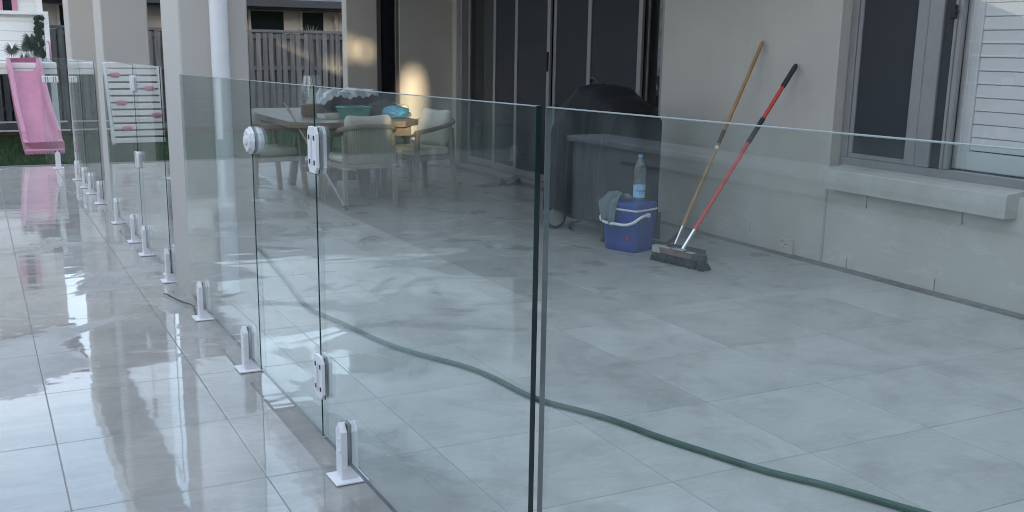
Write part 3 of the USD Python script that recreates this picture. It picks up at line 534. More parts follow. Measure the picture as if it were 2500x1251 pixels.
hpth = [(-hx, 0.0, 0.262), (-hx, -0.03, 0.262), (-hx, -0.09, 0.255), (-hx+0.02, -hy-0.012, 0.222), (-hx*0.6, -hy-0.026, 0.204), (0, -hy-0.03, 0.20), (hx*0.6, -hy-0.026, 0.204), (hx-0.02, -hy-0.012, 0.222), (hx, -0.09, 0.255), (hx, -0.03, 0.262), (hx, 0.0, 0.262)]
part(cool, 'handle', tube(spline(hpth, 70), 0.0105, 12), WPLAST, smooth=True)
star = [((0.020 if k % 2 == 0 else 0.012)*math.cos(math.pi*k/7), (0.020 if k % 2 == 0 else 0.012)*math.sin(math.pi*k/7)) for k in range(14)]
sm = extr(star, 0.002); v = sm.vertices.copy(); sm.vertices = np.c_[v[:, 0]+0.070, -(v[:, 2]+BD/2-0.0045), v[:, 1]+0.098]; sm.fix_normals(); part(cool, 'emblem', sm, REDM)
bot = thing('water_bottle', 'clear plastic water bottle with pale blue label on the blue cooler', 'bottle', (4.135, 6.085, 0.351))
prof = [(0.0, 0.006), (0.026, 0.004), (0.036, 0.0), (0.0405, 0.008), (0.0415, 0.02), (0.0415, 0.118), (0.0400, 0.121), (0.0415, 0.125), (0.0400, 0.133), (0.0415, 0.141), (0.0395, 0.147), (0.0365, 0.155), (0.0365, 0.163), (0.0405, 0.172), (0.0425, 0.19), (0.0425, 0.21), (0.040, 0.235), (0.034, 0.258), (0.025, 0.280), (0.0165, 0.296), (0.0135, 0.302), (0.0135, 0.312)]
part(bot, 'bottle_body', lathe(prof, 36), PLASTIC_CLEAR, smooth=30)
part(bot, 'cap', lathe([(0, 0.327), (0.0145, 0.327), (0.0155, 0.325), (0.0155, 0.3085), (0.0137, 0.3085)], 28), plain('cap_blue', (0.13, 0.36, 0.62), 0.4), smooth=30)
LABEL = plain('bottle_label', (0.30, 0.53, 0.76), 0.45, 0.4, var=0.06, scale=10)
PRINT = plain('label_print', (0.015, 0.07, 0.22), 0.5, 0.3)
lab = part(bot, 'paper_label', lathe([(0.0419, 0.028), (0.0424, 0.029), (0.0424, 0.113), (0.0419, 0.114)], 48), LABEL, smooth=30)
def wrap_text(txt, h, z, ang, bold, slant=0.18):
    m = meshkit.text_mesh(txt, h, 0.0004, bold=bold).subdivide_to_size(0.004); v = m.vertices.copy(); w = v[:, 0].max()
    x = v[:, 0]-w/2+slant*v[:, 1]; th = math.radians(ang)+x/0.0426; R = 0.04255+v[:, 2]
    m.vertices = np.c_[R*np.cos(th), R*np.sin(th), z+v[:, 1]]; return m
view = math.degrees(math.atan2(-6.085, -4.135))
part(lab, 'lettering', wrap_text('Prolom', 0.0165, 0.068, view+14, True), PRINT)
part(lab, 'lettering', wrap_text('voda', 0.006, 0.094, view-12, False), PRINT)
part(lab, 'lettering', wrap_text('prirodna', 0.0065, 0.056, view+22, False), PRINT)
# the cloth hangs over the left side of the lid
def cloth(nu, nv, fn, th=0.0):
    u, v = np.meshgrid(np.linspace(0, 1, nu), np.linspace(0, 1, nv), indexing='ij'); P = np.array([fn(a, b) for a, b in zip(u.ravel(), v.ravel())]); F = []
    for i in range(nu-1):
        for j in range(nv-1):
            a = i*nv+j; F += [(a, a+nv, a+nv+1), (a, a+nv+1, a+1)]
    F = np.array(F)
    if th:
        n = trimesh.Trimesh(P, F, process=False).vertex_normals; m = len(P); B = P-n*th
        edge = [i*nv for i in range(nu)]+[(nu-1)*nv+j for j in range(1, nv)]+[i*nv+nv-1 for i in range(nu-2, -1, -1)]+[j for j in range(nv-2, 0, -1)]
        S = []
        for k in range(len(edge)):
            a, b = edge[k], edge[(k+1) % len(edge)]; S += [(a, m+a, m+b), (a, m+b, b)]
        P = np.vstack([P, B]); F = np.vstack([F, F[:, ::-1]+m, np.array(S)])
    return trimesh.Trimesh(P, F, process=False)
def rag(a, b):      # local to the cooler: from the lid over its -y edge and down in front of the handle
    L = 0.36*a; top = 0.17
    x = -0.155+0.155*b+0.015*math.sin(a*7+b*3)
    if L < top: y, z = 0.03-(L/top)*(BD/2+0.05), 0.359+0.012*(1+math.sin(b*11+a*9))+0.03*math.exp(-((a-0.30)/0.10)**2)*(0.6+0.4*math.sin(b*7))+0.025*(1-b)*max(0, 1-a*2.2)
    else:
        h_ = (L-top)/(0.36-top); y = -BD/2-0.022-0.028*min(1, h_*1.6)-0.010*math.sin(b*15+a*3); z = 0.358-(L-top)*(0.95-0.25*math.sin(b*3.0+0.4))
        x = -0.155+0.03*h_+(0.155-0.065*h_)*b+0.01*math.sin(a*9)
    return (x, y, z+0.004*math.sin(31*b+9*a))
rc = cloth(36, 30, rag, 0.003)
t = thing('cloth', 'crumpled grey cloth hung over the left side of the blue cooler', 'cloth', (CL[0], CL[1], 0), CR)
part(t, 'fabric', rc, CLOTH, smooth=True)
CLOTH_ROOT = t

# ------------------------------------------------------------------ brooms leaning on the wall
def lean(name, label, foot, top, segs, headmesh):
    t = thing(name, label, 'broom', foot); a = np.zeros(3); d = np.array(top)-np.array(foot)
    return t, d
foot = np.array([4.118, 5.535, 0.085]); top = np.array([5.035, 5.573, 1.316])
t = thing('push_broom', 'push broom with red pole, dark grips and wide black bristles', 'broom', foot)
d = top-foot
def seg(t, nm, a, b, r, mat, n=16): part(t, nm, tube([d*a, d*(a*0.5+b*0.5), d*b], r, n), mat, smooth=40)
seg(t, 'ferrule', 0.0, 0.115, 0.0125, STEEL); seg(t, 'pole', 0.115, 0.94, 0.0135, REDP)
seg(t, 'grip', 0.575, 0.705, 0.0165, GRIP)
part(t, 'grip', tube([d*0.875, d*0.93, d*0.985, d*0.995, d*1.0], [0.0175, 0.0175, 0.0175, 0.013, 0.005], 16), GRIP, smooth=40)
stk = tube([d*0.752, d*0.79, d*0.828], 0.0139, 24, cap=False); fn = stk.face_normals @ (np.array([-0.85, -0.5, 0.15])/1.0); stk.update_faces(fn > 0.35); stk.remove_unreferenced_vertices()
part(t, 'sticker', stk, plain('worn_sticker', (0.50, 0.30, 0.33), 0.5, 0.4, var=0.5, scale=60), smooth=40)
hd = np.array([4.150, 5.29])-np.array([4.062, 5.77]); ang = math.degrees(math.atan2(hd[1], hd[0]))
cx, cyb = 4.098, 5.53
HL = 0.46
def hb(m): m = rot_z(m, ang); return mv(m, (cx-foot[0], cyb-foot[1], -foot[2]))
oct_ = [(-HL/2, -0.018), (-HL/2+0.03, -0.036), (HL/2-0.03, -0.036), (HL/2, -0.018), (HL/2, 0.018), (HL/2-0.03, 0.036), (-HL/2+0.03, 0.036), (-HL/2, 0.018)]
blk = mv(extr(oct_, 0.034), (0, 0, 0.062)); part(t, 'block', hb(blk), BLOCK)
part(t, 'end_bumper', hb(mv(extr([(HL/2-0.085, -0.039), (HL/2-0.03, -0.039), (HL/2+0.003, -0.019), (HL/2+0.003, 0.019), (HL/2-0.03, 0.039), (HL/2-0.085, 0.039)], 0.040), (0, 0, 0.0595))), GRIP)
part(t, 'end_bumper', hb(mv(extr([(-HL/2+0.085, -0.039), (-HL/2+0.03, -0.039), (-HL/2-0.003, -0.019), (-HL/2-0.003, 0.019), (-HL/2+0.03, 0.039), (-HL/2+0.085, 0.039)][::-1], 0.040), (0, 0, 0.0595))), SCUFF)
part(t, 'socket', hb(cbox(-0.05, 0.05, -0.022, 0.022, 0.0965, 0.108)), STEEL)
for xx in (-0.13, 0.12): part(t, 'worn_patch', hb(cbox(xx-0.045, xx+0.045, -0.02, 0.016, 0.0962, 0.0985, 0.001)), SCUFF)
tf = []
for gx in np.linspace(-HL/2+0.016, HL/2-0.016, 30):
    for gy in (-0.026, -0.009, 0.009, 0.026):
        for k in range(3):
            ex = gx+(0.035 if gx > HL/2-0.05 else 0)*1.0+rng.normal(0, 0.003); ey = gy*1.5+rng.normal(0, 0.004)
            tf.append(tube([(gx+rng.normal(0, 0.002), gy, 0.062), ((gx+ex)/2, (gy+ey)/2, 0.033), (ex, ey, 0.0015)], [0.0042, 0.0046, 0.0052], 5))
part(t, 'bristles', hb(trimesh.util.concatenate(tf)), BRIST, kind='stuff')
foot2 = np.array([4.335, 5.905, 0.055]); top2 = np.array([5.035, 5.935, 1.471]); d = top2-foot2
t = thing('squeegee', 'wooden-handled floor squeegee with dark blade behind the push broom', 'squeegee', foot2)
part(t, 'blade_frame', mv(rot_z(cbox(-0.30, 0.30, -0.014, 0.014, 0.028, 0.062), -76), (-0.03, 0.0, -foot2[2])), GRIP)
part(t, 'blade', mv(rot_z(cbox(-0.305, 0.305, -0.006, 0.006, 0.001, 0.0275), -76), (-0.03, 0.0, -foot2[2])), BLACKPL)
seg(t, 'ferrule', 0.0, 0.09, 0.0125, STEEL); part(t, 'yoke', bar((-0.03, 0.05, 0.0), d*0.06, 0.02), BLACKPL)
seg(t, 'pole', 0.09, 0.985, 0.0135, WOODP)
part(t, 'pole_tip', tube([d*0.985, d*0.993, d*0.999], [0.0135, 0.012, 0.006], 16), WOODP, smooth=40)
seg(t, 'dark_band', 0.495, 0.56, 0.0142, DKWOOD); seg(t, 'sticker', 0.468, 0.482, 0.0139, WPLAST)

# ------------------------------------------------------------------ covered barbecue
bq = thing('covered_barbecue', 'barbecue trolley under a black fabric cover beside the sliding doors', 'barbecue', (0, 0, 0))
Y0, Y1 = 6.36, 7.26
# outline of the cover seen from the front, extruded towards the wall with a slack top
ya = np.linspace(0, 1, 41)
def topz(s):      # s from the right end (near) to the left end (far)
    k = np.interp(s, [0, 0.05, 0.12, 0.25, 0.42, 0.5, 0.62, 0.75, 0.88, 0.95, 1.0], [0.955, 1.0, 1.04, 1.09, 1.13, 1.14, 1.125, 1.065, 0.99, 0.91, 0.80]); return k
nu, nv = 56, 44
def cover(a, b):
    s = a; y = Y0+(Y1-Y0)*s; zt = topz(s)+0.008*math.sin(23*s)
    hang = 0.145+0.02*math.sin(11*s)
    path = [(4.02, hang), (4.01, 0.55), (4.03, zt-0.20), (4.09, zt-0.03), (4.20, zt), (4.40, zt-0.005), (4.50, zt-0.075), (4.515, hang)]
    P = np.array(path); q = np.r_[0, np.cumsum(np.linalg.norm(np.diff(P, axis=0), axis=1))]; q /= q[-1]
    x, z = np.interp(b, q, P[:, 0]), np.interp(b, q, P[:, 1])
    w = 0.014*math.sin(37*s+4*z)+0.01*math.sin(60*s+2)
    x += w*(1 if b < 0.5 else -1)*max(0, 1-z/1.1)
    return (x, y, z)
cv = cloth(nu, nv, cover)
ends = []
for s, y in ((0, Y0), (1, Y1)):
    loop = np.array([cover(s, b) for b in np.linspace(0, 1, 44)]); c = loop.mean(0); V = np.vstack([loop, c+[0, 0.0, 0]]); F = [(i, i+1, 44) for i in range(43)]+[(43, 0, 44)]; ends.append(trimesh.Trimesh(V, np.array(F), process=False))
part(bq, 'cover', wobble(trimesh.util.concatenate([cv]+ends), 0.009, 5.0), FABRIC_BLK, smooth=60)
part(bq, 'cover_handle', tube(spline([(4.26, 6.99, 1.145), (4.24, 6.94, 1.178), (4.23, 6.88, 1.17), (4.25, 6.80, 1.135)], 20), 0.012, 8), GRIP, smooth=True)
def wheel(y, x=4.03):
    w = part(bq, 'wheel', mv(tube([(0, -0.02, 0), (0, 0.02, 0)], 0.095, 28), (x, y, 0.0955)), BLACKPL, smooth=40)
    part(w, 'hub', mv(tube([(0, -0.024, 0), (0, 0.024, 0)], 0.072, 28), (x, y, 0.0955)), plain('grey_hub_%d' % int(y*100), (0.30, 0.31, 0.31), 0.6, 0.3), smooth=40)
wheel(7.10)
part(bq, 'axle', bar((4.05, 7.12, 0.095), (4.5, 7.12, 0.095), 0.02), BLACKPL)
part(bq, 'leg', bar((4.52, 6.40, 0.0), (4.52, 6.40, 0.2), 0.045), BLACKPL); part(bq, 'leg', bar((4.07, 6.44, 0.0), (4.07, 6.44, 0.2), 0.03), BLACKPL)
part(bq, 'kick_stand', tube(spline([(4.12, 7.0, 0.01), (4.08, 6.92, 0.06), (4.1, 6.86, 0.09), (4.2, 6.6, 0.1)], 16), 0.012, 8), BLACKPL, smooth=True)
part(bq, 'bottom_shelf', cbox(4.1, 4.5, 6.45, 7.1, 0.10, 0.125), BLACKPL)

# ------------------------------------------------------------------ dining set
tb = thing('dining_table', 'outdoor timber dining table with cut corners under the alfresco roof', 'table', (3.02, 9.86, 0))
w, l, c = 0.60, 1.10, 0.20
tp = extr([(-w, -l+c), (-w+c, -l), (w-c, -l), (w, -l+c), (w, l-c), (w-c, l), (-w+c, l), (-w, l-c)], 0.05)
part(tb, 'tabletop', mv(tp, (0, 0, 0.69)), TABLE); part(tb, 'apron', [cbox(-w+0.1, w-0.1, -l+0.12, -l+0.15, 0.60, 0.6895), cbox(-w+0.1, w-0.1, l-0.15, l-0.12, 0.60, 0.6895)], TABLE)
for yy in (-0.5, 0.5):
    for s in (-1, 1): part(tb, 'leg', bar((s*0.22, yy, 0.0), (s*0.12, yy, 0.60), 0.07), TABLE)
part(tb, 'stretcher', cbox(-0.12, 0.12, -0.54, 0.54, 0.16, 0.24), DKWOOD)

def make_chair(label, loc, rz):       # faces local +y
    t = thing('dining_chair', label, 'chair', loc, rz, 'woven dining chairs round the timber table')
    for s in (-1, 1):
        part(t, 'leg', bar((s*0.235, -0.235, 0), (s*0.225, -0.20, 0.63), 0.036, 0.045), TEAKC)
        part(t, 'leg', bar((s*0.265, 0.27, 0), (s*0.25, 0.22, 0.62), 0.036, 0.045), TEAKC)
    part(t, 'seat_frame', [cbox(-0.245, 0.245, -0.225, -0.185, 0.335, 0.375), cbox(-0.25, 0.25, 0.205, 0.245, 0.335, 0.375), cbox(-0.25, -0.215, -0.1845, 0.2045, 0.335, 0.375), cbox(0.215, 0.25, -0.1845, 0.2045, 0.335, 0.375), cbox(-0.214, 0.214, -0.184, 0.204, 0.345, 0.36)], TEAKC)
    rail = spline([(-0.27, 0.27, 0.60), (-0.275, 0.10, 0.625), (-0.265, -0.10, 0.66), (-0.225, -0.225, 0.69), (-0.10, -0.262, 0.705), (0.10, -0.262, 0.705), (0.225, -0.225, 0.69), (0.265, -0.10, 0.66), (0.275, 0.10, 0.625), (0.27, 0.27, 0.60)], 60)
    part(t, 'arm_rail', tube(rail, 0.0215, 8), TEAKC, smooth=40)
    rp = []
    for k in range(26):
        xk = -0.215+0.43*k/25; yb = -0.262+0.05*(abs(xk)/0.215)**3
        rp.append(tube([(xk, yb, 0.70-0.015*(abs(xk)/0.215)**3), (xk*0.98, yb*0.5-0.115, 0.5), (xk*0.94, -0.215, 0.345)], 0.0052, 6))
    for k, m in enumerate(rp): part(t, 'rope', m, ROPE)
    part(t, 'seat_cushion', wobble(rbox(-0.225, 0.225, -0.18, 0.235, 0.376, 0.455, 0.035, 16).subdivide(), 0.006, 6), CUSH, smooth=50)
    bc = rbox(-0.215, 0.215, -0.055, 0.055, 0, 0.35, 0.05, 20).subdivide().subdivide(); v = bc.vertices.copy()
    v[:, 1] *= 0.75+0.5*np.exp(-((v[:, 2]-0.17)/0.13)**2); v[:, 2] += 0.018*(np.abs(v[:, 0])/0.215)**2*(v[:, 2]/0.35); bc.vertices = v
    bc.apply_transform(trimesh.transformations.rotation_matrix(math.radians(14), [1, 0, 0])); bc.apply_translation((0, -0.125, 0.45))
    part(t, 'back_cushion', wobble(bc, 0.006, 7), CUSH, smooth=50)
    return t
ch0 = make_chair('cream woven-back dining chair seen from behind at the near table end', (3.05, 8.93, 0), 2)
copy(ch0, (3.83, 9.42, 0), 105, 'cream dining chair right of the table with sunlit cushion', 'woven dining chairs round the timber table')
copy(ch0, (2.40, 9.75, 0), -78, 'cream dining chair left of the table, behind the gate latch', 'woven dining chairs round the timber table')
copy(ch0, (3.8, 10.45, 0), 92, 'cream dining chair at the far right side of the table', 'woven dining chairs round the timber table')
# on the table
TZ = 0.7405
lp = thing('hurricane_lamp', 'glass hurricane lamp with candle on a brown timber base', 'lamp', (2.80, 9.55, TZ))
part(lp, 'wooden_base', lathe([(0, 0.002), (0.098, 0.002), (0.106, 0.03), (0.104, 0.11), (0.09, 0.118), (0, 0.118)], 32), LAMPW, smooth=35)
part(lp, 'glass_shade', lathe([(0.086, 0.119), (0.102, 0.16), (0.105, 0.20), (0.095, 0.27), (0.078, 0.34), (0.072, 0.375)], 36), LAMPGL, smooth=True)
part(lp, 'candle', lathe([(0, 0.119), (0.035, 0.119), (0.035, 0.25), (0.03, 0.255), (0, 0.25)], 24), CANDLE, smooth=35)
tr = thing('tray', 'small white tray beside the brown lamp base', 'tray', (2.92, 9.28, TZ), 6)
part(tr, 'tray_base', [cbox(-0.13, 0.13, -0.09, 0.09, 0.001, 0.008), cbox(-0.13, -0.122, -0.09, 0.09, 0.0085, 0.04), cbox(0.122, 0.13, -0.09, 0.09, 0.0085, 0.04), cbox(-0.1215, 0.1215, -0.09, -0.082, 0.0085, 0.04), cbox(-0.1215, 0.1215, 0.082, 0.09, 0.0085, 0.04)], TRAY)
bk = thing('basket', 'teal plastic lattice basket on the dining table', 'basket', (3.06, 9.12, TZ), 8)
def bpt(t_, s, f):      # side point at height fraction
    w_, d_ = 0.10+0.03*f, 0.07+0.025*f; per = [(-w_, -d_), (w_, -d_), (w_, d_), (-w_, d_)]; a, b = per[s], per[(s+1) % 4]
    return (a[0]+(b[0]-a[0])*t_, a[1]+(b[1]-a[1])*t_, 0.004+0.105*f)
part(bk, 'floor', cbox(-0.10, 0.10, -0.07, 0.07, 0.001, 0.005), TEAL)
sl = []
for s in range(4):
    for f in (0.02, 0.28, 0.52, 0.76): sl.append(bar(bpt(0, s, f), bpt(1, s, f), 0.005, 0.008, 0.001))
    n = 13 if s % 2 == 0 else 9
    for k in range(n+1): sl.append(bar(bpt(k/n, s, 0), bpt(k/n, s, 1), 0.006, 0.005, 0.001))
part(bk, 'lattice', sl, TEAL); part(bk, 'rim', [bar(bpt(0, s, 1), bpt(1, s, 1), 0.014, 0.016, 0.003) for s in range(4)], TEAL)
bb = thing('covered_box', 'dark cloth-covered box standing at the far end of the table', 'box', (3.50, 10.35, TZ))
part(bb, 'cloth_cover', wobble(rbox(-0.33, 0.24, -0.2, 0.2, 0.001, 0.185, 0.03, 14).subdivide().subdivide(), 0.012, 6), FABRIC_BLK, smooth=50)
def wrapf(a, b):
    x = -0.46+0.62*a; y = -0.26+0.50*b; z = 0.197+0.010*math.sin(9*a+5*b)+0.010*math.sin(23*a-11*b)+0.035*math.exp(-((a-0.62)/0.07)**2-((b-0.3)/0.2)**2)+0.03*math.exp(-((a-0.9)/0.07)**2-((b-0.3)/0.2)**2)
    if a < 0.22: z -= (0.22-a)*0.55
    if b < 0.12: z -= (0.12-b)*0.4
    return (x, y, z+0.008*math.sin(60*a+31*b))
t = thing('plastic_sheet', 'crumpled white plastic sheet lying over the dark covered box', 'plastic sheet', (3.50, 10.35, TZ))
part(t, 'film', cloth(60, 30, wrapf), WRAP, smooth=30)
t = thing('blue_bag', 'crumpled blue plastic bag at the right edge of the table', 'bag', (3.47, 9.15, TZ))
ic = trimesh.creation.icosphere(3, 1.0); v = ic.vertices.copy(); r = 1+0.5*(meshkit.fbm(v*2.3+3, 4, 3)-0.5); v = v*r[:, None]*[0.13, 0.10, 0.065]; v[:, 2] = np.maximum(v[:, 2], -0.05)+0.052; ic.vertices = v
part(t, 'bag_body', ic, BAGB, smooth=25)
ic = trimesh.creation.icosphere(3, 1.0); v = ic.vertices.copy(); r = 1+0.4*(meshkit.fbm(v*2.0+9, 4, 5)-0.5); v = v*r[:, None]*[0.16, 0.11, 0.10]; v[:, 2] = np.maximum(v[:, 2], -0.05)+0.052; ic.vertices = v
t = thing('dark_bag', 'dark crumpled bag behind the blue plastic bag on the table', 'bag', (3.46, 9.45, TZ)); part(t, 'bag_body', ic, FABRIC_BLK, smooth=25)
# squeegee pole leaning on the table edge
a, b = np.array([2.79, 8.55, 0.004]), np.array([2.405, 9.05, 0.90])
t = thing('mop_handle', 'thin pale metal pole leaning against the left table edge', 'pole', a); part(t, 'pole', tube([(b-a)*k for k in (0, 0.5, 1)], 0.011, 10), SCUFF, smooth=True)
part(t, 'pole_tip', tube([(0, 0, 0.001), (b-a)*0.04], 0.014, 10), GRIP, smooth=40)
# folded card on the floor by the doors
t = thing('folded_card', 'grey folded card lying on the floor by the door threshold', 'card', (4.76, 9.62, 0))
zig = np.array([(-0.22, 0.003), (-0.02, 0.012), (0.02, 0.085), (0.10, 0.01), (0.24, 0.075), (0.26, 0.02)])
def zz_(a, b): q = np.linspace(0, 1, len(zig)); return (np.interp(a, q, zig[:, 0]), -0.08+0.16*b+0.03*a, np.interp(a, q, zig[:, 1]))
part(t, 'card_sheet', cloth(26, 6, zz_, 0.003), plain('grey_card', (0.13, 0.15, 0.155), 0.7, 0.3, var=0.5, scale=5))

# ------------------------------------------------------------------ play house, slide and climbing wall
ph = thing('play_house', 'white timber play house on a raised deck with pink window', 'play house', (0, 0, 0))
PY = 17.0
wz = 1.10
while wz < 3.3:
    part(ph, 'wall_board', cbox(-1.6, 1.0, PY, PY+0.02, wz, wz+0.136, 0.004), PWHITE); wz += 0.14
part(ph, 'corner_post', cbox(0.93, 1.01, PY-0.03, PY-0.001, 1.75, 3.3), PWHITE); part(ph, 'corner_post', cbox(1.005, 1.075, PY-0.10, PY-0.035, 1.10, 1.75), PWHITE)
part(ph, 'top_rail', cbox(-1.6, 1.075, PY-0.10, PY-0.035, 1.7505, 1.80), PWHITE)
wf = part(ph, 'window', [cbox(0.40, 0.49, PY-0.03, PY-0.002, 1.76, 2.3), cbox(0.61, 0.68, PY-0.03, PY-0.002, 1.76, 2.3), cbox(0.4905, 0.6095, PY-0.03, PY-0.002, 1.76, 1.80), cbox(0.4905, 0.6095, PY-0.03, PY-0.002, 1.96, 2.02)], PINK)
part(wf, 'pane', box(0.49, 0.61, PY-0.012, PY-0.006, 1.80, 2.3), NWIN)
part(ph, 'pink_grab_bar', tube(spline([(1.04, PY-0.12, 1.38), (1.05, PY-0.17, 1.36), (1.055, PY-0.17, 1.2), (1.06, PY-0.12, 1.12)], 20), 0.014, 8), PINK, smooth=True)
part(ph, 'deck_beam', cbox(-1.7, 1.07, 16.0, 16.05, 0.935, 1.015), PWHITE); part(ph, 'deck_beam', cbox(-1.7, 1.07, 15.99, 16.048, 1.018, 1.09), PWHITE)
part(ph, 'deck', cbox(-1.7, 1.07, 16.055, PY, 1.06, 1.095), PWHITE)
for xx in (0.98, -1.6): part(ph, 'deck_post', cbox(xx, xx+0.08, 16.06, 16.14, -0.05, 1.055), PWHITE)
part(ph, 'side_wall', cbox(-1.6, 1.0, PY+1.4, PY+1.42, -0.03, 3.3), PWHITE); part(ph, 'roof', cbox(-1.9, 1.2, 15.9, 18.6, 3.3, 3.36), PINK)
cw = thing('climbing_wall', 'white slatted climbing ramp with pink holds at the play house deck', 'climbing wall', (-0.33, 15.55, -0.03))
for k in range(12):
    f = k/11; z = 0.03+1.03*f; y = 0.42*f; part(cw, 'slat', cbox(-0.34, 0.34, y, y+0.02, z, z+0.07), PWHITE)
part(cw, 'side_rail', bar((-0.36, 0.02, 0), (-0.36, 0.46, 1.12), 0.04), PWHITE); part(cw, 'side_rail', bar((0.36, 0.02, 0), (0.36, 0.46, 1.12), 0.04), PWHITE)
for (xk, f) in ((0.24, 0.87), (-0.20, 0.69), (0.20, 0.50), (-0.26, 0.33), (0.16, 0.16)):
    part(cw, 'climbing_hold', mv(rbox(-0.065, 0.065, -0.03, 0.03, -0.035, 0.035, 0.028, 14), (xk, 0.42*f-0.02, 0.065+1.03*f)), PINKH, smooth=50)
sd = thing('slide', 'pink plastic wave slide coming off the play house deck', 'slide', (0, 0, 0))
sec = np.array([(-0.235, 0.165), (-0.21, 0.18), (-0.178, 0.16), (-0.155, 0.03), (-0.12, 0.0), (0.12, 0.0), (0.155, 0.03), (0.178, 0.16), (0.21, 0.18), (0.235, 0.165), (0.235, -0.02), (-0.235, -0.02)])
st = spline([(0.655, 16.02, 0.985), (0.66, 15.85, 0.93), (0.675, 15.55, 0.70), (0.70, 15.15, 0.40), (0.73, 14.85, 0.15), (0.745, 14.66, 0.055), (0.755, 14.52, 0.03)], 40)
V, F = [], []
for k, p in enumerate(st):
    s = 0.90+0.10*k/39; fl = 1+0.12*math.sin(k/39*9.0); n = len(sec)
    for (x, z) in sec: V.append((p[0]+x*s, p[1]+0.02*x, p[2]+max(z, 0)*(fl if k < 36 else 0.6)+min(z, 0)))
    if k:
        for i in range(n): a0, b0 = (k-1)*n+i, (k-1)*n+(i+1) % n; F += [(a0, b0, b0+n), (a0, b0+n, a0+n)]
n = len(sec); F += [(0, i+1, i) for i in range(1, n-1)]+[(39*n, 39*n+i, 39*n+i+1) for i in range(1, n-1)]
sm = trimesh.Trimesh(np.array(V), np.array(F), process=False); sm.fix_normals(); part(sd, 'chute', sm, PINK, smooth=40)
part(sd, 'foot_lip', rbox(0.52, 0.99, 14.49, 14.60, -0.03, 0.045, 0.02), PINK, smooth=40)
# plants on the deck
pl = thing('potted_palm', 'small dark fan palm in a white pot above the slide', 'potted plant', (0.775, 16.3, 1.096))
part(pl, 'pot', lathe([(0, 0.001), (0.05, 0.001), (0.058, 0.11), (0.052, 0.11), (0.048, 0.09), (0, 0.09)], 24), POTM, smooth=35)
def fan(c, R, tilt, az, n=20):
    R *= 1.15
    V, F = [], []
    for k in range(n):
        a = math.radians(-150+300*k/(n-1)); w = 0.13
        for q in ((0, 0), (0.5, -w), (1.0, 0), (0.5, w)):
            V.append((R*q[0]*math.cos(a+q[1]), R*q[0]*math.sin(a+q[1]), -0.12*R*q[0]**2))
        i = 4*k; F += [(i, i+1, i+2), (i, i+2, i+3)]
    m = trimesh.Trimesh(np.array(V), np.array(F), process=False)
    m.apply_transform(trimesh.transformations.rotation_matrix(tilt, [0, 1, 0])); m.apply_transform(trimesh.transformations.rotation_matrix(az, [0, 0, 1])); m.apply_translation(c); return m
for (c, R, tl, az) in (((0.02, -0.02, 0.27), 0.13, 1.2, -1.6), ((-0.05, -0.03, 0.22), 0.12, 1.1, -2.2), ((0.06, -0.02, 0.20), 0.11, 1.2, -0.9), ((-0.24, -0.05, 0.17), 0.11, 1.25, -1.7), ((-0.10, -0.06, 0.05), 0.10, 1.5, -2.4), ((0.0, -0.05, 0.33), 0.10, 1.0, -1.4), ((0.09, -0.03, 0.12), 0.09, 1.3, -1.0)):
    lf = part(pl, 'frond', fan(c, R, tl, az), LEAF); part(lf, 'stalk', tube(spline([(0, 0, 0.08), (c[0]*0.4, c[1]*0.4, c[2]*0.75+0.03), c], 10), 0.004, 6), STEM)
vn = thing('climbing_vine', 'dark leafy vine hanging beside the play house corner post', 'vine', (0.95, PY-0.06, 1.1))
part(vn, 'stem', tube(spline([(0.0, 0, 0.0), (0.02, 0, 0.2), (-0.01, 0, 0.45), (0.0, 0, 0.64)], 20), 0.006, 6), STEM)
for k in range(26):
    zz = 0.02+0.6*rng.random(); R = rng.uniform(0.03, 0.055); a = rng.uniform(0, 6.28)
    o = np.array([(R*math.cos(q)*(1 if i % 2 else 0.72), -0.01*(i % 2), R*math.sin(q)) for i, q in enumerate(np.linspace(0, 2*np.pi, 10, endpoint=False)+a)])
    V = np.vstack([o, [(0, -0.008, 0)]]); part(vn, 'leaf', mv(trimesh.Trimesh(V, np.array([(i, (i+1) % 10, 10) for i in range(10)]), process=False), (rng.normal(-0.02, 0.025), -0.02-0.03*rng.random(), zz)), LEAF)

# ------------------------------------------------------------------ paling fence and the neighbour behind it
FY = 18.2
pf = thing('paling_fence', 'weathered grey lapped paling fence with a capping rail at the back', 'fence', (0, 0, 0))
for row, (yo, xs, pw) in enumerate(((-0.03, -0.6, 0.082), (0.03, -0.541, 0.098))):
    xk = xs
    while xk < 8.0:
        ww = pw+rng.uniform(-0.005, 0.005); tilt = rng.normal(0, 0.35); zt = 1.575+rng.normal(0, 0.005)
        b = cbox(-ww/2, ww/2, FY+yo, FY+yo+0.016, -0.05, zt, 0.002)
        b.apply_transform(trimesh.transformations.rotation_matrix(math.radians(tilt), [0, 1, 0])); part(pf, 'paling', mv(b, (xk, 0, 0)), PALE)
        xk += 0.119+rng.uniform(-0.004, 0.004)
for z in (0.3, 0.95, 1.48): part(pf, 'rail', cbox(-0.7, 8.1, FY-0.0135, FY+0.0295, z, z+0.075), RAIL)
part(pf, 'board_run', box(-9.6, -0.72, FY-0.02, FY+0.02, -0.05, 1.6), RAIL)
part(pf, 'capping', cbox(-0.7, 8.1, FY-0.04, FY+0.07, 1.582, 1.63), RAIL)
part(pf, 'plinth_board', cbox(-0.7, 8.1, FY-0.05, FY-0.024, -0.1, 0.1), RAIL)
for z, y in ((0.05, 17.5), (0.145, 18.0)): lone('edging_rail', cbox(-1.0, 1.3, y, y+0.03, z-0.012, z+0.012), PWHITE, ('thin white edging rail on the lawn behind the slide, lower', 'thin white edging rail on the lawn behind the slide, upper')[z > 0.1], 'edging')
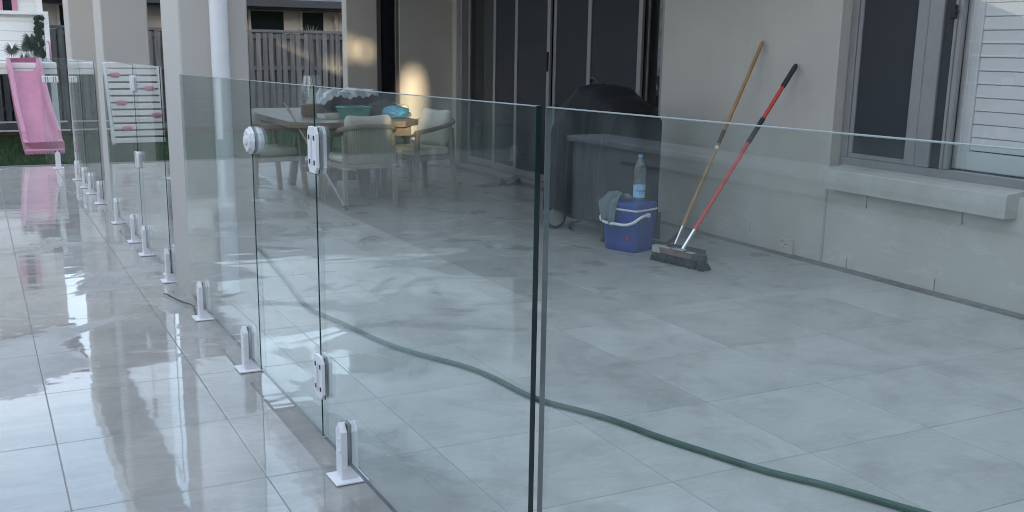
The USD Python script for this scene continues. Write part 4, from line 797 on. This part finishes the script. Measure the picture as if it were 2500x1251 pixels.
nh = thing('neighbour_house', 'neighbouring house with dark roof and dark windows behind the paling fence', 'house', (0, 0, 0))
NY = 22.0
part(nh, 'wall', box(-18, 14, NY+0.06, NY+0.3, -0.3, 2.08), NWALL)
for (xa, xb) in ((5.22, 5.90), (6.30, 6.75), (1.6, 2.4), (0.2, 1.1)):
    f = part(nh, 'window', [box(xa, xb, NY+0.03, NY+0.055, 1.0, 2.05)], NWIN)
    for q in (xa-0.05, xb+0.001): part(f, 'frame', box(q, q+0.049, NY+0.02, NY+0.058, 1.0, 2.05), NWALL)
part(nh, 'downpipe', tube([(7.02, NY, 0), (7.02, NY, 2.0)], 0.04, 12), NWALL, smooth=True)
part(nh, 'eave', box(-18.5, 14.5, NY-0.6, NY+0.3, 2.085, 2.14), NROOF)
part(nh, 'gutter', [box(-18.5, 14.5, NY-0.72, NY-0.605, 2.12, 2.25)], NROOF)
V = np.array([(-18.5, NY-0.7, 2.26), (14.5, NY-0.7, 2.26), (14.5, NY+5, 4.2), (-18.5, NY+5, 4.2), (-18.5, NY-0.7, 2.2), (14.5, NY-0.7, 2.2), (14.5, NY+5, 4.0), (-18.5, NY+5, 4.0)])
part(nh, 'roof', trimesh.Trimesh(V, np.array([(0, 1, 2), (0, 2, 3), (5, 4, 7), (5, 7, 6), (4, 5, 1), (4, 1, 0)]), process=False), NROOF)
part(nh, 'flood_light', rbox(2.92, 3.05, NY-0.5, NY-0.4, 1.93, 2.06, 0.03), WHITE, smooth=40)
yc = thing('yucca', 'spiky pale green yucca tip showing above the paling fence', 'plant', (5.62, 19.2, 0))
part(yc, 'trunk', tube([(0, 0, -0.3), (0, 0, 1.45)], 0.05, 8), STEM)
for k in range(20):
    a = math.pi*(k+0.5)/20; L = rng.uniform(0.22, 0.32); e = (L*math.cos(a), rng.uniform(-0.1, 0.1), 0.05+L*math.sin(a)*0.95)
    part(yc, 'leaf', trimesh.Trimesh(np.array([(-0.012, 0, 1.45), (0.012, 0, 1.45), (e[0]*0.6+0.012, e[1]*0.6, 1.45+e[2]*0.6), (e[0], e[1], 1.45+e[2]), (e[0]*0.6-0.012, e[1]*0.6, 1.45+e[2]*0.6)]), np.array([(0, 1, 2), (0, 2, 3), (0, 3, 4)]), process=False), LEAF2)

# ------------------------------------------------------------------ what stands round the pool, behind and left of the camera
sw = thing('raised_spa', 'grey rendered raised spa beside the pool, left of the terrace', 'spa', (0, 0, 0))
part(sw, 'side_wall', cbox(-2.5, -2.2, -1.5, 6.9, -0.3, 0.70, 0.01), SPAM)
part(sw, 'cap', cbox(-2.53, -2.16, -1.54, 6.94, 0.7005, 0.745, 0.008), SPAM); part(sw, 'step_ledge', cbox(-2.1985, -2.17, -1.4, 6.2, 0.595, 0.615, 0.004), GASKET)  # dark strip on the wall stands in for the shadow gap under the cap
fw_ = thing('feature_wall', 'dark stacked stone feature wall behind the raised spa', 'wall', (0, 0, 0))
for k in range(8): part(fw_, 'stone_course', cbox(-2.95-0.02*(k % 3), -2.62+0.012*((k*7) % 3), -1.5, 8.6, -0.3+0.24*k, -0.3+0.24*k+0.232, 0.01), STONE)
sfen = thing('side_fence', 'tall dark timber boundary fence along the far side of the pool', 'fence', (0, 0, 0))
for k in range(7): part(sfen, 'board', box(-9.62, -9.6, -6, 22, -0.1+0.30*k, 0.185+0.30*k), RAIL)
# unseen hedge added as sun blocker; bored gaps let chosen low-sun patches through
HY = -13.0
def gap(p, rx, rz, twist=0):
    p = np.asarray(p, float); k = (HY-p[1])/SUN_TO[1]; c = p+SUN_TO*k
    m = Manifold.cylinder(7.0, 1.0, 1.0, 20, True).scale((rx, rz, 1.0)).rotate((90, 0, 0))        # axis along y
    if twist: m = m.rotate((0, twist, 0))
    ang = math.degrees(math.atan2(SUN_TO[0], SUN_TO[1])); el = math.degrees(math.asin(SUN_TO[2]))
    m = m.rotate((el if SUN_TO[1] > 0 else -el, 0, 0)).rotate((0, 0, -ang if SUN_TO[1] > 0 else 180-ang))
    return m.translate(tuple(c))
def ragged(p):
    q = np.array(p); dd = meshkit.fbm(q*0.7, 3, 4)-0.5; q[:, 1] += dd*0.9*np.sign(q[:, 1]-HY); q[:, 2] += dd*0.8*(q[:, 2] > 9); return q
hm = Manifold.cube((46, 2.4, 10.8)).translate((-23, HY-1.2, -0.3)).refine_to_length(0.9).warp_batch(ragged)
GAPS = [((4.50, 11.45, 0.62), 0.15, 0.52, 8), ((4.85, 18.2, 1.26), 0.15, 0.07, 0), ((5.15, 18.2, 1.14), 0.14, 0.07, 0), ((5.75, 18.2, 0.90), 0.14, 0.26, 0), ((3.80, 11.45, 1.36), 0.06, 0.09, 0), ((3.98, 11.45, 1.33), 0.06, 0.08, 0)]
for g_ in GAPS: hm -= gap(*g_)
lone('tall_hedge', tm(hm), SUN_BLOCKER, 'unseen hedge slab added behind the terrace to block the low sun', 'hedge')
